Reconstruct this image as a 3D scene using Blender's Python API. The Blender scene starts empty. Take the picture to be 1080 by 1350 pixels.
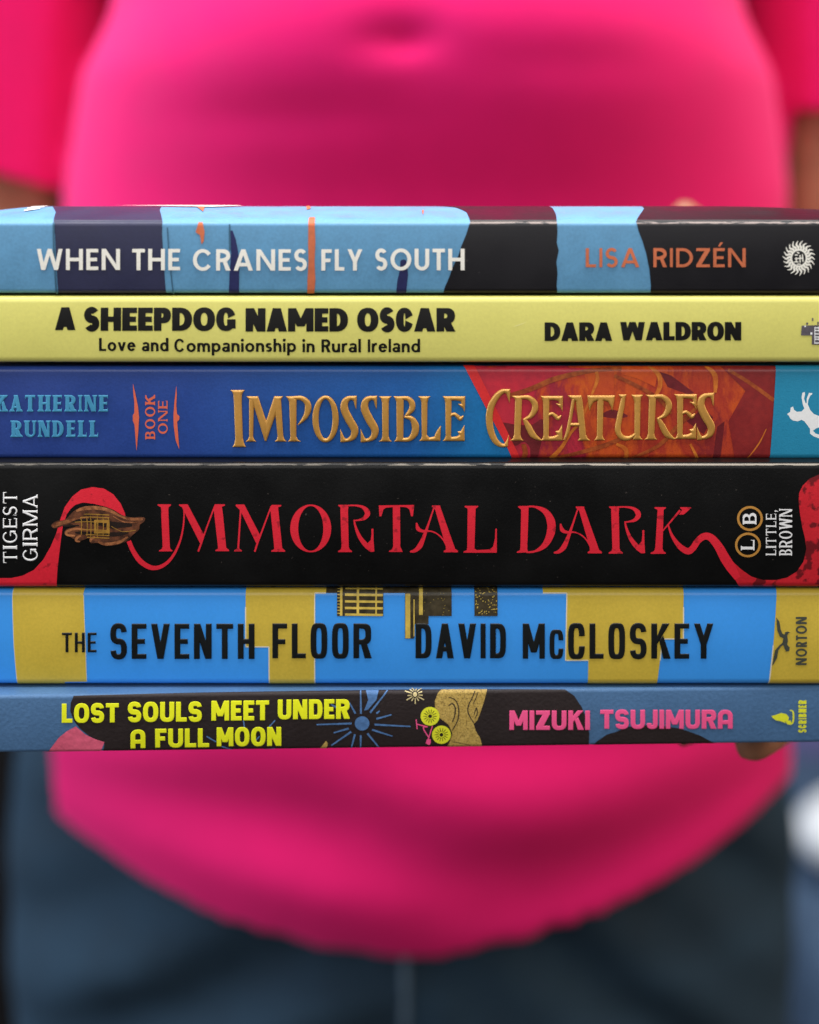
import bpy, bmesh, math, random
import numpy as np
from mathutils import Vector

random.seed(7)
rng = np.random.default_rng(7)
scene = bpy.context.scene
COL = scene.collection

# ------------------------------------------------------------------ camera, light, exposure
TH = math.radians(12.5)
FPX = 2160.0                     # focal length in photo pixels (photo is 1080 x 1350)
FOC = 0.410
DH = FOC * math.cos(TH)
CAM = np.array([0.0, -DH, 0.0171])
cam_d = bpy.data.cameras.new('camera')
cam = bpy.data.objects.new('camera', cam_d)
COL.objects.link(cam)
cam.location = CAM
cam.rotation_euler = (math.pi / 2 - TH, 0, 0)
cam_d.sensor_fit = 'VERTICAL'
cam_d.sensor_height = 36.0
cam_d.lens = FPX / 1350.0 * 36.0
cam_d.clip_start = 0.01
cam_d.clip_end = 60.0
cam_d.dof.use_dof = True
cam_d.dof.focus_distance = FOC - 0.003
cam_d.dof.aperture_fstop = 4.8
scene.camera = cam

world = bpy.data.worlds.new('World')
scene.world = world
world.use_nodes = True
bg = world.node_tree.nodes['Background']
bg.inputs[0].default_value = (0.93, 0.97, 1.0, 1)
bg.inputs[1].default_value = 0.14


def area(name, loc, aim, size, power, col):
    d = bpy.data.lights.new(name, 'AREA')
    d.shape = 'RECTANGLE'
    d.size, d.size_y = size
    d.energy = power
    d.color = col
    o = bpy.data.objects.new(name, d)
    COL.objects.link(o)
    o.location = loc
    o.rotation_euler = (Vector(aim) - Vector(loc)).to_track_quat('-Z', 'Y').to_euler()
    return o


area('ceiling_light', (0.0, -0.05, 1.5), (0, 0.1, 0), (1.6, 1.2), 60, (1.0, 0.97, 0.95))
area('window_light', (-1.35, 0.12, 0.30), (-0.05, 0.3, -0.1), (1.0, 1.4), 26, (0.74, 0.84, 1.0))
area('warm_light', (1.35, 0.08, 0.40), (0.05, 0.3, 0.0), (0.9, 1.1), 13, (1.0, 0.78, 0.60))
area('front_fill', (-0.12, -0.80, 0.36), (0, 0, -0.09), (1.1, 0.5), 4.6, (1.0, 0.98, 0.96))  # unseen fill lamp, added in front to brighten the spines

scene.view_settings.view_transform = 'Standard'
try:
    scene.view_settings.look = 'None'
except TypeError:
    pass
scene.view_settings.exposure = 0.0
scene.view_settings.gamma = 1.0
scene.view_settings.use_curve_mapping = False
scene.cycles.use_denoising = True
scene.cycles.max_bounces = 8


# ------------------------------------------------------------------ helpers
def lin(r, g, b):
    f = lambda c: (c / 255 / 12.92) if c <= 10 else ((c / 255 + 0.055) / 1.055) ** 2.4
    return (f(r), f(g), f(b), 1)


def material(name, col, rough=0.45, vary=0.10, grain=1500, bump=0.12, bump_scale=2600, coat=0.0,
             metal=0.0, sheen=0.0, spec=0.25, col2=None, blotch=60, coat_rough=0.25):
    m = bpy.data.materials.new(name)
    m.use_nodes = True
    nt = m.node_tree
    N, L = nt.nodes, nt.links
    b = N['Principled BSDF']
    b.inputs['Roughness'].default_value = rough
    b.inputs['Metallic'].default_value = metal
    b.inputs['Coat Weight'].default_value = coat
    b.inputs['Coat Roughness'].default_value = coat_rough
    b.inputs['Sheen Weight'].default_value = sheen
    b.inputs['Specular IOR Level'].default_value = spec
    tc = N.new('ShaderNodeTexCoord')
    n1 = N.new('ShaderNodeTexNoise'); n1.inputs['Scale'].default_value = grain
    n1.inputs['Detail'].default_value = 3
    n2 = N.new('ShaderNodeTexNoise'); n2.inputs['Scale'].default_value = blotch
    n2.inputs['Detail'].default_value = 5
    L.new(tc.outputs['Object'], n1.inputs['Vector'])
    L.new(tc.outputs['Object'], n2.inputs['Vector'])
    add = N.new('ShaderNodeMath'); add.operation = 'ADD'
    L.new(n1.outputs['Fac'], add.inputs[0]); L.new(n2.outputs['Fac'], add.inputs[1])
    mr = N.new('ShaderNodeMapRange')
    mr.inputs['From Min'].default_value = 0.7; mr.inputs['From Max'].default_value = 1.3
    L.new(add.outputs[0], mr.inputs['Value'])
    mix = N.new('ShaderNodeMix'); mix.data_type = 'RGBA'
    c = col
    c2 = col2 or tuple(min(1, v * (1 + vary)) for v in c[:3]) + (1,)
    c1 = tuple(v * (1 - vary) for v in c[:3]) + (1,) if not col2 else c
    mix.inputs[6].default_value = c1
    mix.inputs[7].default_value = c2
    L.new(mr.outputs[0], mix.inputs[0])
    L.new(mix.outputs[2], b.inputs['Base Color'])
    if bump:
        nb = N.new('ShaderNodeTexNoise'); nb.inputs['Scale'].default_value = bump_scale
        nb.inputs['Detail'].default_value = 2
        L.new(tc.outputs['Object'], nb.inputs['Vector'])
        bp = N.new('ShaderNodeBump'); bp.inputs['Strength'].default_value = bump
        bp.inputs['Distance'].default_value = 0.0003
        L.new(nb.outputs['Fac'], bp.inputs['Height'])
        L.new(bp.outputs[0], b.inputs['Normal'])
    rv = N.new('ShaderNodeMapRange')
    rv.inputs['From Min'].default_value = .3; rv.inputs['From Max'].default_value = .7
    rv.inputs['To Min'].default_value = max(.05, rough - .09); rv.inputs['To Max'].default_value = min(1, rough + .10)
    L.new(n2.outputs['Fac'], rv.inputs['Value']); L.new(rv.outputs[0], b.inputs['Roughness'])
    m['mix'] = mix.name
    return m


def add_specks(m, col, scale, thresh, amount=1.0, stretch=(1, 1, 1), edge=None):
    """small scattered flecks (dust, wear) over a printed surface; edge = (height, half width) of a band of scuffs and painted glint"""
    nt = m.node_tree; N, L = nt.nodes, nt.links
    b = N['Principled BSDF']
    src = b.inputs['Base Color'].links[0].from_socket
    tc = N.new('ShaderNodeTexCoord')
    mp = N.new('ShaderNodeMapping'); mp.inputs['Scale'].default_value = stretch
    L.new(tc.outputs['Object'], mp.inputs['Vector'])
    n = N.new('ShaderNodeTexNoise'); n.inputs['Scale'].default_value = scale; n.inputs['Detail'].default_value = 4
    L.new(mp.outputs[0], n.inputs['Vector'])
    r = N.new('ShaderNodeMapRange')
    r.inputs['From Min'].default_value = thresh; r.inputs['From Max'].default_value = thresh + 0.05
    r.inputs['To Max'].default_value = amount
    L.new(n.outputs['Fac'], r.inputs['Value'])
    fac = r.outputs[0]
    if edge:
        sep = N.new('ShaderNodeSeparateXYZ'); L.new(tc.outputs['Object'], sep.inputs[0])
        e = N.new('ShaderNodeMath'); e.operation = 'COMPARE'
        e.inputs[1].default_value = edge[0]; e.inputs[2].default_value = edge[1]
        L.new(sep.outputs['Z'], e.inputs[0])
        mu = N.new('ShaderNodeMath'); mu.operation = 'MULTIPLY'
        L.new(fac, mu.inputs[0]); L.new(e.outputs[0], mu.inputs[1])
        fx = N.new('ShaderNodeMapRange')                    # painted glint is stronger towards the right end of the book
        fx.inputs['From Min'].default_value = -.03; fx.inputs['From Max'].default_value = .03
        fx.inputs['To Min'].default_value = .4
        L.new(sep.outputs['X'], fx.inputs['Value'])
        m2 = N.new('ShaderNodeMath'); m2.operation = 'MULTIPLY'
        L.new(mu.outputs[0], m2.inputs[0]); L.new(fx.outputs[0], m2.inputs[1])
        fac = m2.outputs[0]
    mix = N.new('ShaderNodeMix'); mix.data_type = 'RGBA'
    L.new(fac, mix.inputs[0]); L.new(src, mix.inputs[6]); mix.inputs[7].default_value = col
    L.new(mix.outputs[2], b.inputs['Base Color'])
    return m


def x_ramp(m, stops):
    """printed colour that changes along the length of the spine"""
    nt = m.node_tree; N, L = nt.nodes, nt.links
    b = N['Principled BSDF']
    mix = N[m['mix']]
    tc = N.new('ShaderNodeTexCoord'); sep = N.new('ShaderNodeSeparateXYZ')
    L.new(tc.outputs['Object'], sep.inputs[0])
    r = N.new('ShaderNodeMapRange'); r.inputs['From Min'].default_value = stops[0][0]
    r.inputs['From Max'].default_value = stops[-1][0]
    L.new(sep.outputs['X'], r.inputs['Value'])
    cr = N.new('ShaderNodeValToRGB')
    span = stops[-1][0] - stops[0][0]
    el = cr.color_ramp.elements
    while len(el) < len(stops):
        el.new(0.5)
    for e, (x, c) in zip(el, stops):
        e.position = (x - stops[0][0]) / span; e.color = c
    L.new(r.outputs[0], cr.inputs[0])
    hs = N.new('ShaderNodeMix'); hs.data_type = 'RGBA'; hs.blend_type = 'MULTIPLY'
    hs.inputs[0].default_value = 1.0
    mix.inputs[6].default_value = (0.85, 0.85, 0.85, 1); mix.inputs[7].default_value = (1.1, 1.1, 1.1, 1)
    L.new(cr.outputs[0], hs.inputs[6]); L.new(mix.outputs[2], hs.inputs[7])
    L.new(hs.outputs[2], b.inputs['Base Color'])
    return m


def tag(o, label=None, cat=None, group=None, kind=None):
    if label: o['label'] = label
    if cat: o['category'] = cat
    if group: o['group'] = group
    if kind: o['kind'] = kind
    return o


def empty(name, loc, rz=0.0):
    o = bpy.data.objects.new(name, None)
    COL.objects.link(o)
    o.empty_display_size = 0.05
    o.location = loc
    o.rotation_euler = (0, 0, rz)
    return o


def link(name, me, mat, parent=None, smooth=True):
    if mat is not None:
        me.materials.append(mat)
    if smooth:
        me.polygons.foreach_set('use_smooth', np.ones(len(me.polygons), dtype=bool))
    o = bpy.data.objects.new(name, me)
    COL.objects.link(o)
    if parent is not None:
        o.parent = parent
    return o


def mesh_np(name, co, faces_by_k):
    me = bpy.data.meshes.new(name)
    loops = np.concatenate([f.ravel() for f in faces_by_k]).astype(np.int32)
    tot = np.concatenate([np.full(len(f), f.shape[1]) for f in faces_by_k])
    start = np.concatenate([[0], np.cumsum(tot)[:-1]]).astype(np.int32)
    me.vertices.add(len(co)); me.vertices.foreach_set('co', co.astype(np.float32).ravel())
    me.loops.add(len(loops)); me.loops.foreach_set('vertex_index', loops)
    me.polygons.add(len(tot)); me.polygons.foreach_set('loop_start', start)
    me.update(calc_edges=True)
    me.validate()
    return me


# ------------------------------------------------------------------ 2-D shapes -> raised print (numpy distance field + contour mesh)
def poly_sdf(P, X, Y):
    P = np.asarray(P, float)
    Q = np.roll(P, -1, axis=0)
    d2 = np.full(X.shape, 1e9)
    wn = np.zeros(X.shape, dtype=np.int32)
    for (x0, y0), (x1, y1) in zip(P, Q):
        ex, ey = x1 - x0, y1 - y0
        L = ex * ex + ey * ey
        if L < 1e-18:
            continue
        wx, wy = X - x0, Y - y0
        t = np.clip((wx * ex + wy * ey) / L, 0, 1)
        d2 = np.minimum(d2, (wx - ex * t) ** 2 + (wy - ey * t) ** 2)
        cr = ex * wy - ey * wx
        wn += ((y0 <= Y) & (y1 > Y) & (cr > 0)).astype(np.int32)
        wn -= ((y0 > Y) & (y1 <= Y) & (cr < 0)).astype(np.int32)
    d = np.sqrt(d2)
    return np.where(wn != 0, -d, d)


def groups_to_mesh(name, groups, surf, h, step, bump=None):
    """groups: list of lists of (sign, pts); pts in (x, s) metres"""
    allp = np.concatenate([np.asarray(p) for g in groups for s, p in g if s > 0])
    pad = step * 3
    x0, s0 = allp.min(0) - pad
    x1, s1 = allp.max(0) + pad
    nx = int((x1 - x0) / step) + 2
    ns = int((s1 - s0) / step) + 2
    gx = x0 + np.arange(nx) * step
    gs = s0 + np.arange(ns) * step
    D = np.full((ns, nx), 1.0)
    for g in groups:
        pp = np.concatenate([np.asarray(p) for s, p in g if s > 0])
        lo, hi = pp.min(0) - pad, pp.max(0) + pad
        i0, i1 = max(0, int((lo[0] - x0) / step)), min(nx, int((hi[0] - x0) / step) + 2)
        j0, j1 = max(0, int((lo[1] - s0) / step)), min(ns, int((hi[1] - s0) / step) + 2)
        X, Y = np.meshgrid(gx[i0:i1], gs[j0:j1])
        d = np.full(X.shape, 1.0)
        for sg, p in g:
            q = poly_sdf(p, X, Y)
            d = np.minimum(d, q) if sg > 0 else np.maximum(d, -q)
        D[j0:j1, i0:i1] = np.minimum(D[j0:j1, i0:i1], d)
    D = np.where(np.abs(D) < step * 0.02, -step * 0.02, D)
    ins = D < 0
    code = (ins[:-1, :-1] * 1 + ins[:-1, 1:] * 2 + ins[1:, 1:] * 4 + ins[1:, :-1] * 8)
    NG = nx * ns
    cid = lambda j, i: j * nx + i
    faces = {}
    for c in range(1, 16):
        J, I = np.nonzero(code == c)
        if not len(J):
            continue
        corner = [cid(J, I), cid(J, I + 1), cid(J + 1, I + 1), cid(J + 1, I)]
        edge = [NG + cid(J, I), 2 * NG + cid(J, I + 1), NG + cid(J + 1, I), 2 * NG + cid(J, I)]
        seq = []
        for k in range(4):
            a, b_ = (c >> k) & 1, (c >> ((k + 1) % 4)) & 1
            if a: seq.append(corner[k])
            if a != b_: seq.append(edge[k])
        f = np.stack(seq, 1)
        faces.setdefault(f.shape[1], []).append(f)
    fl = [np.concatenate(v) for v in faces.values()]
    if not fl:
        return None
    ids = np.unique(np.concatenate([f.ravel() for f in fl]))
    kind = ids // NG
    r = ids % NG
    j, i = r // nx, r % nx
    px = gx[i].copy(); ps = gs[j].copy(); dd = D[j, i].copy()
    mh = kind == 1
    jn, im = j[mh], i[mh]
    t = D[jn, im] / (D[jn, im] - D[jn, im + 1]); px[mh] = gx[im] + t * step; dd[mh] = 0
    mv = kind == 2
    jn, im = j[mv], i[mv]
    t = D[jn, im] / (D[jn, im] - D[jn + 1, im]); ps[mv] = gs[jn] + t * step; dd[mv] = 0
    hh = np.full(len(px), h)
    if bump:
        rad, hgt = bump
        q = np.clip(-dd / rad, 0, 1)
        hh = h + hgt * np.sqrt(np.clip(1 - (1 - q) ** 2, 0, 1))
    co = surf(px, ps, hh)
    fl = [np.searchsorted(ids, f) for f in fl]
    return mesh_np(name, co, fl)


def rib(pts, w, closed=False):
    """ribbon polygon along pts with full width(s) w, smoothed with a Catmull-Rom spline"""
    P = np.asarray(pts, float)
    W = np.full(len(P), float(w)) if np.isscalar(w) else np.interp(np.linspace(0, 1, len(P)), np.linspace(0, 1, len(w)), w)
    if len(P) > 2:
        out, ow = [], []
        n = len(P)
        for k in range(n - 1):
            p0, p1, p2, p3 = P[max(k - 1, 0)], P[k], P[k + 1], P[min(k + 2, n - 1)]
            for t in np.linspace(0, 1, 7)[:-1]:
                out.append(0.5 * ((2 * p1) + (-p0 + p2) * t + (2 * p0 - 5 * p1 + 4 * p2 - p3) * t * t + (-p0 + 3 * p1 - 3 * p2 + p3) * t ** 3))
                ow.append(W[k] * (1 - t) + W[k + 1] * t)
        out.append(P[-1]); ow.append(W[-1])
        P, W = np.array(out), np.array(ow)
    T = np.gradient(P, axis=0)
    T /= np.linalg.norm(T, axis=1)[:, None] + 1e-12
    Nn = np.stack([-T[:, 1], T[:, 0]], 1)
    return np.concatenate([P + Nn * W[:, None] / 2, (P - Nn * W[:, None] / 2)[::-1]])


def line(pts, w):
    """ribbon with straight segments"""
    P = np.asarray(pts, float)
    return [(1, rib(P[k:k + 2], w)) for k in range(len(P) - 1)]


def smooth_poly(pts, n=6):
    P = np.asarray(pts, float); m = len(P); out = []
    for k in range(m):
        p0, p1, p2, p3 = P[k - 1], P[k], P[(k + 1) % m], P[(k + 2) % m]
        for t in np.linspace(0, 1, n + 1)[:-1]:
            out.append(0.5 * ((2 * p1) + (-p0 + p2) * t + (2 * p0 - 5 * p1 + 4 * p2 - p3) * t * t + (-p0 + 3 * p1 - 3 * p2 + p3) * t ** 3))
    return np.array(out)


def ell(cx, cy, rx, ry, a0=0, a1=360, p=2.0, n=48):
    a = np.radians(np.linspace(a0, a1, n + 1))
    if abs(a1 - a0) >= 360: a = a[:-1]
    c, s = np.cos(a), np.sin(a)
    return np.stack([cx + rx * np.sign(c) * np.abs(c) ** (2 / p), cy + ry * np.sign(s) * np.abs(s) ** (2 / p)], 1)


def rect(x0, x1, y0, y1):
    return np.array([(x0, y0), (x1, y0), (x1, y1), (x0, y1)], float)


# ------------------------------------------------------------------ letter shapes (unit cap height, y up)
def dshape(x0, x1, y0, y1, p, rx=None):
    ry = (y1 - y0) / 2
    rx = min(x1 - x0, rx if rx else ry)
    return np.concatenate([[(x0, y0)], ell(x1 - rx, (y0 + y1) / 2, rx, ry, -90, 90, p, 24), [(x0, y1)]])


def ushape(x0, x1, y0, y1, p, ry=None):
    rx = (x1 - x0) / 2
    ry = min(y1 - y0, ry if ry else rx)
    return np.concatenate([[(x0, y1)], ell((x0 + x1) / 2, y0 + ry, rx, ry, 180, 360, p, 24), [(x1, y1)]])


def glyph(ch, W, w, wh, p=2.0, style='sans', sl=0.1, st=0.05):
    """list of (sign, pts)"""
    G = []
    A = lambda q: G.append((1, np.asarray(q, float)))
    S = lambda q: G.append((-1, np.asarray(q, float)))
    stems = []           # (x0, x1, yend) for serifs
    acc = False
    if ch == 'É':
        ch = 'E'; acc = True

    def stem(x0, y0=0.0, y1=1.0, ww=None):
        A(rect(x0, x0 + (ww or w), y0, y1))
        for y in (y0, y1):
            if y in (0.0, 1.0): stems.append((x0, x0 + (ww or w), y))

    def par(xb, xt, wb, y0=0.0, y1=1.0):
        A([(xb, y0), (xb + wb, y0), (xt + wb, y1), (xt, y1)])
        if y0 == 0.0: stems.append((xb, xb + wb, 0.0))
        if y1 == 1.0: stems.append((xt, xt + wb, 1.0))

    thin = wh if style == 'serif' else w
    if ch in 'EFLTHIK' or ch in 'BPRDN':
        pass
    if ch == 'I': stem(0)
    elif ch == 'H': stem(0); stem(W - w); A(rect(w * .5, W - w * .5, .5 - wh / 2, .5 + wh / 2))
    elif ch == 'E':
        stem(0)
        for y, f in ((0, 1), (.5 - wh / 2, .9 if style != 'heavy' else .94), (1 - wh, 1)): A(rect(w * .5, W * f, y, y + wh))
        if style == 'serif':
            A([(W - .05, 0), (W, 0), (W, .24), (W - .03, .24)]); A([(W - .05, 1), (W, 1), (W, .78), (W - .03, .78)])
            A([(W * .9 - .04, .4), (W * .9, .4), (W * .9, .62), (W * .9 - .04, .62)])
    elif ch == 'F': stem(0); A(rect(w * .5, W, 1 - wh, 1)); A(rect(w * .5, W * .88, .46 - wh / 2 + .02, .46 + wh / 2 + .02))
    elif ch == 'L':
        stem(0); A(rect(w * .5, W, 0, wh))
        if style == 'serif': A([(W - .06, 0), (W, 0), (W, .28), (W - .03, .28)])
    elif ch == 'T':
        stem(W / 2 - w / 2); A(rect(0, W, 1 - wh, 1))
        if style == 'serif':
            stems.pop()
            A([(0, 1), (.06, 1), (.03, .76), (0, .76)]); A([(W, 1), (W - .06, 1), (W - .03, .76), (W, .76)])
    elif ch == 'O':
        A(ell(W / 2, .5, W / 2, .5 + .012, p=p)); S(ell(W / 2, .5, W / 2 - w, .512 - wh, p=p))
    elif ch in 'CG':
        A(ell(W / 2, .5, W / 2, .512, p=p)); S(ell(W / 2, .5, W / 2 - w, .512 - wh, p=p))
        if style == 'din': S(rect(W / 2, W + .1, .36, .64))
        elif style == 'chunk': S(rect(W / 2, W + .1, .38, .62))
        elif style == 'heavy': S([(W * .5, .5), (W * 1.1, .74), (W * 1.1, .28)])
        else: S([(W * .45, .5), (W * 1.2, 1.0), (W * 1.2, .0)])
        if ch == 'G':
            A(rect(W - w, W, .1, .5)); A(rect(W * .56, W, .5 - wh * .8, .5))
    elif ch == 'D':
        rx = W * .62 if p < 2.5 else .3
        A(dshape(0, W, 0, 1, p, rx)); S(dshape(w, W - w, wh, 1 - wh, p, max(rx - w, .05)))
        stems += [(0, w, 0.0), (0, w, 1.0)]
    elif ch in 'PR':
        y0 = .40 if style != 'heavy' else .33
        A(dshape(0, W, y0, 1, p)); S(dshape(w, W - w, y0 + wh, 1 - wh, p, .5 - wh)); stem(0)
        if ch == 'R':
            S(rect(w, W, -.1, y0)) if False else None
            A([(W - w * 1.12, 0), (W + .02, 0), (W * .72, y0 + wh * .6), (W * .72 - w * 1.05, y0 + wh * .6)])
            if style == 'serif': stems.append((W - w, W, 0.0))
    elif ch == 'B':
        A(dshape(0, W * .92, .48, 1, p)); S(dshape(w, W * .92 - w, .48 + wh * .6, 1 - wh, p, .2))
        G2 = [(1, dshape(0, W, 0, .54, p)), (-1, dshape(w, W - w, wh, .54 - wh * .6, p, .2))]
        return [G, G2, [(1, rect(0, w, 0, 1))]] + ([[(1, _serif(0, w, 0.0, sl, st)), (1, _serif(0, w, 1.0, sl, st))]] if style == 'serif' else [])
    elif ch == 'U':
        A(ushape(0, W, -.012, 1, p, .5 if p > 2.5 else W / 2)); S(ushape(w, W - (w if style != 'serif' else wh), wh - .012, 1.1, p, .42 if p > 2.5 else None))
        stems += [(0, w, 1.0), (W - thin, W, 1.0)]
    elif ch == 'J':
        A(ushape(0, W, -.012, 1, p, W / 2)); S(ushape(w, W - w, wh - .012, 1.1, p)); S(rect(-.1, W - w, .30, 1.1))
    elif ch == 'S':
        wm = (w + wh) / 2
        rx, ry = W / 2 - w / 2, (1 - wh) / 4 + .006
        e1 = 30 if style not in ('din', 'chunk') else 6
        q = 2.0 if p < 2.5 else 2.6
        top = ell(W / 2, .5 + ry, rx, ry, e1, 262, q, 18); bot = ell(W / 2, .5 - ry, rx, ry, 82, -180 + e1, q, 18)
        pts = np.concatenate([top, bot])
        k = np.linspace(0, 1, len(pts))
        ww = wm + (w * 1.05 - wm) * np.exp(-((k - .5) / .22) ** 2)
        if style == 'serif': ww = wh + (w * 1.15 - wh) * np.exp(-((k - .5) / .26) ** 2)
        A(_rib_raw(pts, ww))
        if style == 'serif':
            A([(W * .93 - .04, .98), (W * .93, 1.0), (W * .95, .72), (W * .93, .72)]); A([(.03, .02), (.0, 0), (0, .28), (.03, .28)])
    elif ch in 'AV':
        wd = w * 1.06
        ap = wd * 1.0
        if style == 'chunk' and ch == 'A':
            q = np.concatenate([[(0, 0)], ell(W / 2, 1 - W / 2 * .9, W / 2, W / 2 * .9, 180, 0, 2.3, 24), [(W, 0)]])
            A(q)
            q = np.concatenate([[(w, -.1)], ell(W / 2, 1 - W / 2 * .9, W / 2 - w, W / 2 * .9 - wh, 180, 0, 2.3, 24), [(W - w, -.1)]])
            S(q)
            return [G, [(1, rect(w * .5, W - w * .5, .24, .24 + wh))]]
        if style == 'serif':
            par(0, W / 2 - ap * .35, thin * 1.2); par(W - wd, W / 2 - wd * .6, wd)
        else:
            par(0, W / 2 - ap / 2, wd); par(W - wd, W / 2 - ap / 2, wd)
        if ch == 'A':
            stems = [q for q in stems if q[2] == 0.0]
            yb = .2 if style != 'heavy' else .14
            f = lambda y: (W / 2 - ap / 2) * y
            A([(f(yb) + w * .4, yb), (W - f(yb) - w * .4, yb), (W - f(yb + wh) - w * .4, yb + wh), (f(yb + wh) + w * .4, yb + wh)])
        else:
            G = [(s, np.stack([q[:, 0], 1 - q[:, 1]], 1)) for s, q in G]
            stems = [(a, b_, 1 - y) for a, b_, y in stems if y == 0.0]
    elif ch == 'W':
        wd = w * 1.02; q = W / 2 + wd * .06
        for (xb, xt) in ((W * .25 - wd / 2, 0), (W * .25 - wd / 2, W * .5 - wd / 2), (W * .75 - wd / 2, W * .5 - wd / 2), (W * .75 - wd / 2, W - wd)):
            par(xb, xt, wd)
        stems = [(0, wd, 1.0), (W - wd, W, 1.0)] if style == 'serif' else []
    elif ch == 'M':
        ww = w * .94
        stem(0, ww=ww); stem(W - ww, ww=ww)
        yb = .0 if style in ('sans', 'serif') else (.18 if style == 'din' else .22)
        wd = w * 1.0
        if style == 'sans':
            pass
        A([(W / 2 - wd * .5, yb), (W / 2 + wd * .5, yb), (wd * 1.05, 1), (0, 1)])
        A([(W / 2 - wd * .5, yb), (W / 2 + wd * .5, yb), (W, 1), (W - wd * 1.05, 1)])
    elif ch == 'N':
        a = w if style != 'serif' else wh
        stem(0, ww=a); stem(W - a, ww=a)
        A([(0, 1), (w * 1.1, 1), (W, 0), (W - w * 1.1, 0)])
        if style == 'serif': stems = [(0, a, 0.0), (0, a, 1.0), (W - a, W, 1.0)]
    elif ch == 'K':
        stem(0)
        A([(w * .8, .36), (w * .8, .36 + w * 1.25), (W - w * 1.15 - .02, 1), (W, 1)])
        A([(W - w * 1.12, 0), (W + .03, 0), (w + (W - w) * .48, .66), (w + (W - w) * .16, .52)])
        if style == 'serif': stems += [(W - w, W, 0.0), (W - w, W - .04, 1.0)]
        if style == 'chunk':
            pass
    elif ch == 'Y':
        wd = w * 1.05
        stem(W / 2 - w / 2, 0.0, .5)
        A([(W / 2 - w / 2, .40), (W / 2 + w / 2, .40), (wd, 1), (0, 1)]); A([(W / 2 - w / 2, .40), (W / 2 + w / 2, .40), (W, 1), (W - wd, 1)])
    elif ch == 'Z':
        A(rect(0, W, 0, wh)); A(rect(0, W, 1 - wh, 1)); A([(0, wh * .8), (0, 0), (w * 1.1, 0), (W, 1 - wh * .8), (W, 1), (W - w * 1.1, 1)])
    elif ch == ',':
        A(rect(0, w, 0, .14)); A([(w * .3, 0), (w, 0), (w * .3, -.18), (0, -.18)])
    elif ch == 'o': A(ell(W / 2, .34, W / 2, .352)); S(ell(W / 2, .34, W / 2 - w, .352 - wh))
    elif ch == 'e':
        A(ell(W / 2, .34, W / 2, .352)); S(ell(W / 2, .34, W / 2 - w, .352 - wh)); S([(W * .5, .30), (W * 1.1, .30), (W * 1.1, .14), (W * .75, .2)])
        A(rect(w * .5, W - w * .4, .30, .30 + wh * .8))
    elif ch == 'a':
        A(ell(W / 2 - .02, .2, W / 2 - .01, .212)); S(ell(W / 2 - .02, .2, W / 2 - .01 - w, .212 - wh * .9)); A(rect(W - w, W, 0, .46))
        A(rib([(W - w / 2, .40), (W * .82, .57), (W * .5, .63), (W * .14, .57)], [w, wh, wh, wh]))
    elif ch in 'nhm':
        ws = W if ch != 'm' else W / 2 + w / 2
        fl = lambda q: np.stack([q[:, 0], .69 - q[:, 1]], 1)
        A(fl(ushape(0, ws, 0, .69, 2.3, .3))); S(fl(ushape(w, ws - w, wh, .8, 2.3, .25)))
        gs = [G, [(1, rect(0, w, 0, 1.02 if ch == 'h' else .68))]]
        if ch == 'm':
            gs.append([(1, fl(ushape(W - ws, W, 0, .69, 2.3, .3))), (-1, fl(ushape(W - ws + w, W - w, wh, .8, 2.3, .25)))])
        return gs
    elif ch == 'u':
        A(ushape(0, W, -.01, .68, 2.3, .3)); S(ushape(w, W - w, wh, .8, 2.3, .25)); A(rect(W - w, W, 0, .68))
    elif ch in 'dp':
        A(ell(W / 2, .34, W / 2, .352)); S(ell(W / 2, .34, W / 2 - w, .352 - wh))
        A(rect(W - w, W, 0, 1.03)) if ch == 'd' else A(rect(0, w, -.28, .68))
    elif ch == 'r': A(rect(0, w, 0, .68)); A(rib([(w * .6, .42), (W * .6, .62), (W, .63)], [w * .8, wh, wh * 1.1]))
    elif ch == 'l': A(rect(0, w, 0, 1.03))
    elif ch == 'i': A(rect(0, w, 0, .68)); A(ell(w / 2, .9, w * .62, w * .62))
    elif ch == 'v': A([(W / 2 - w / 2, 0), (W / 2 + w / 2, 0), (w, .68), (0, .68)]); A([(W / 2 - w / 2, 0), (W / 2 + w / 2, 0), (W, .68), (W - w, .68)])
    elif ch == 's':
        return [[(s, np.asarray(q) * [1, .69]) for s, q in g] for g in glyph('S', W, w, wh * 1.45, 2.0)]
    out = [G]
    if acc: out.append([(1, [(W * .42, 1.08), (W * .58, 1.08), (W * .85, 1.30), (W * .62, 1.30)])])
    if style == 'serif' and stems:
        out.append([(1, _serif(a, b_, y, sl, st)) for a, b_, y in stems])
    return out


def _serif(x0, x1, y, sl, st):
    d = 1 if y == 0.0 else -1
    return np.array([(x0 - sl, y), (x1 + sl, y), (x1 + sl, y + d * st), (x1, y + d * st * 2.6), (x0, y + d * st * 2.6), (x0 - sl, y + d * st)], float)


def _rib_raw(P, W):
    T = np.gradient(P, axis=0); T /= np.linalg.norm(T, axis=1)[:, None] + 1e-12
    Nn = np.stack([-T[:, 1], T[:, 0]], 1)
    W = np.asarray(W)
    return np.concatenate([P + Nn * W[:, None] / 2, (P - Nn * W[:, None] / 2)[::-1]])


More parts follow.
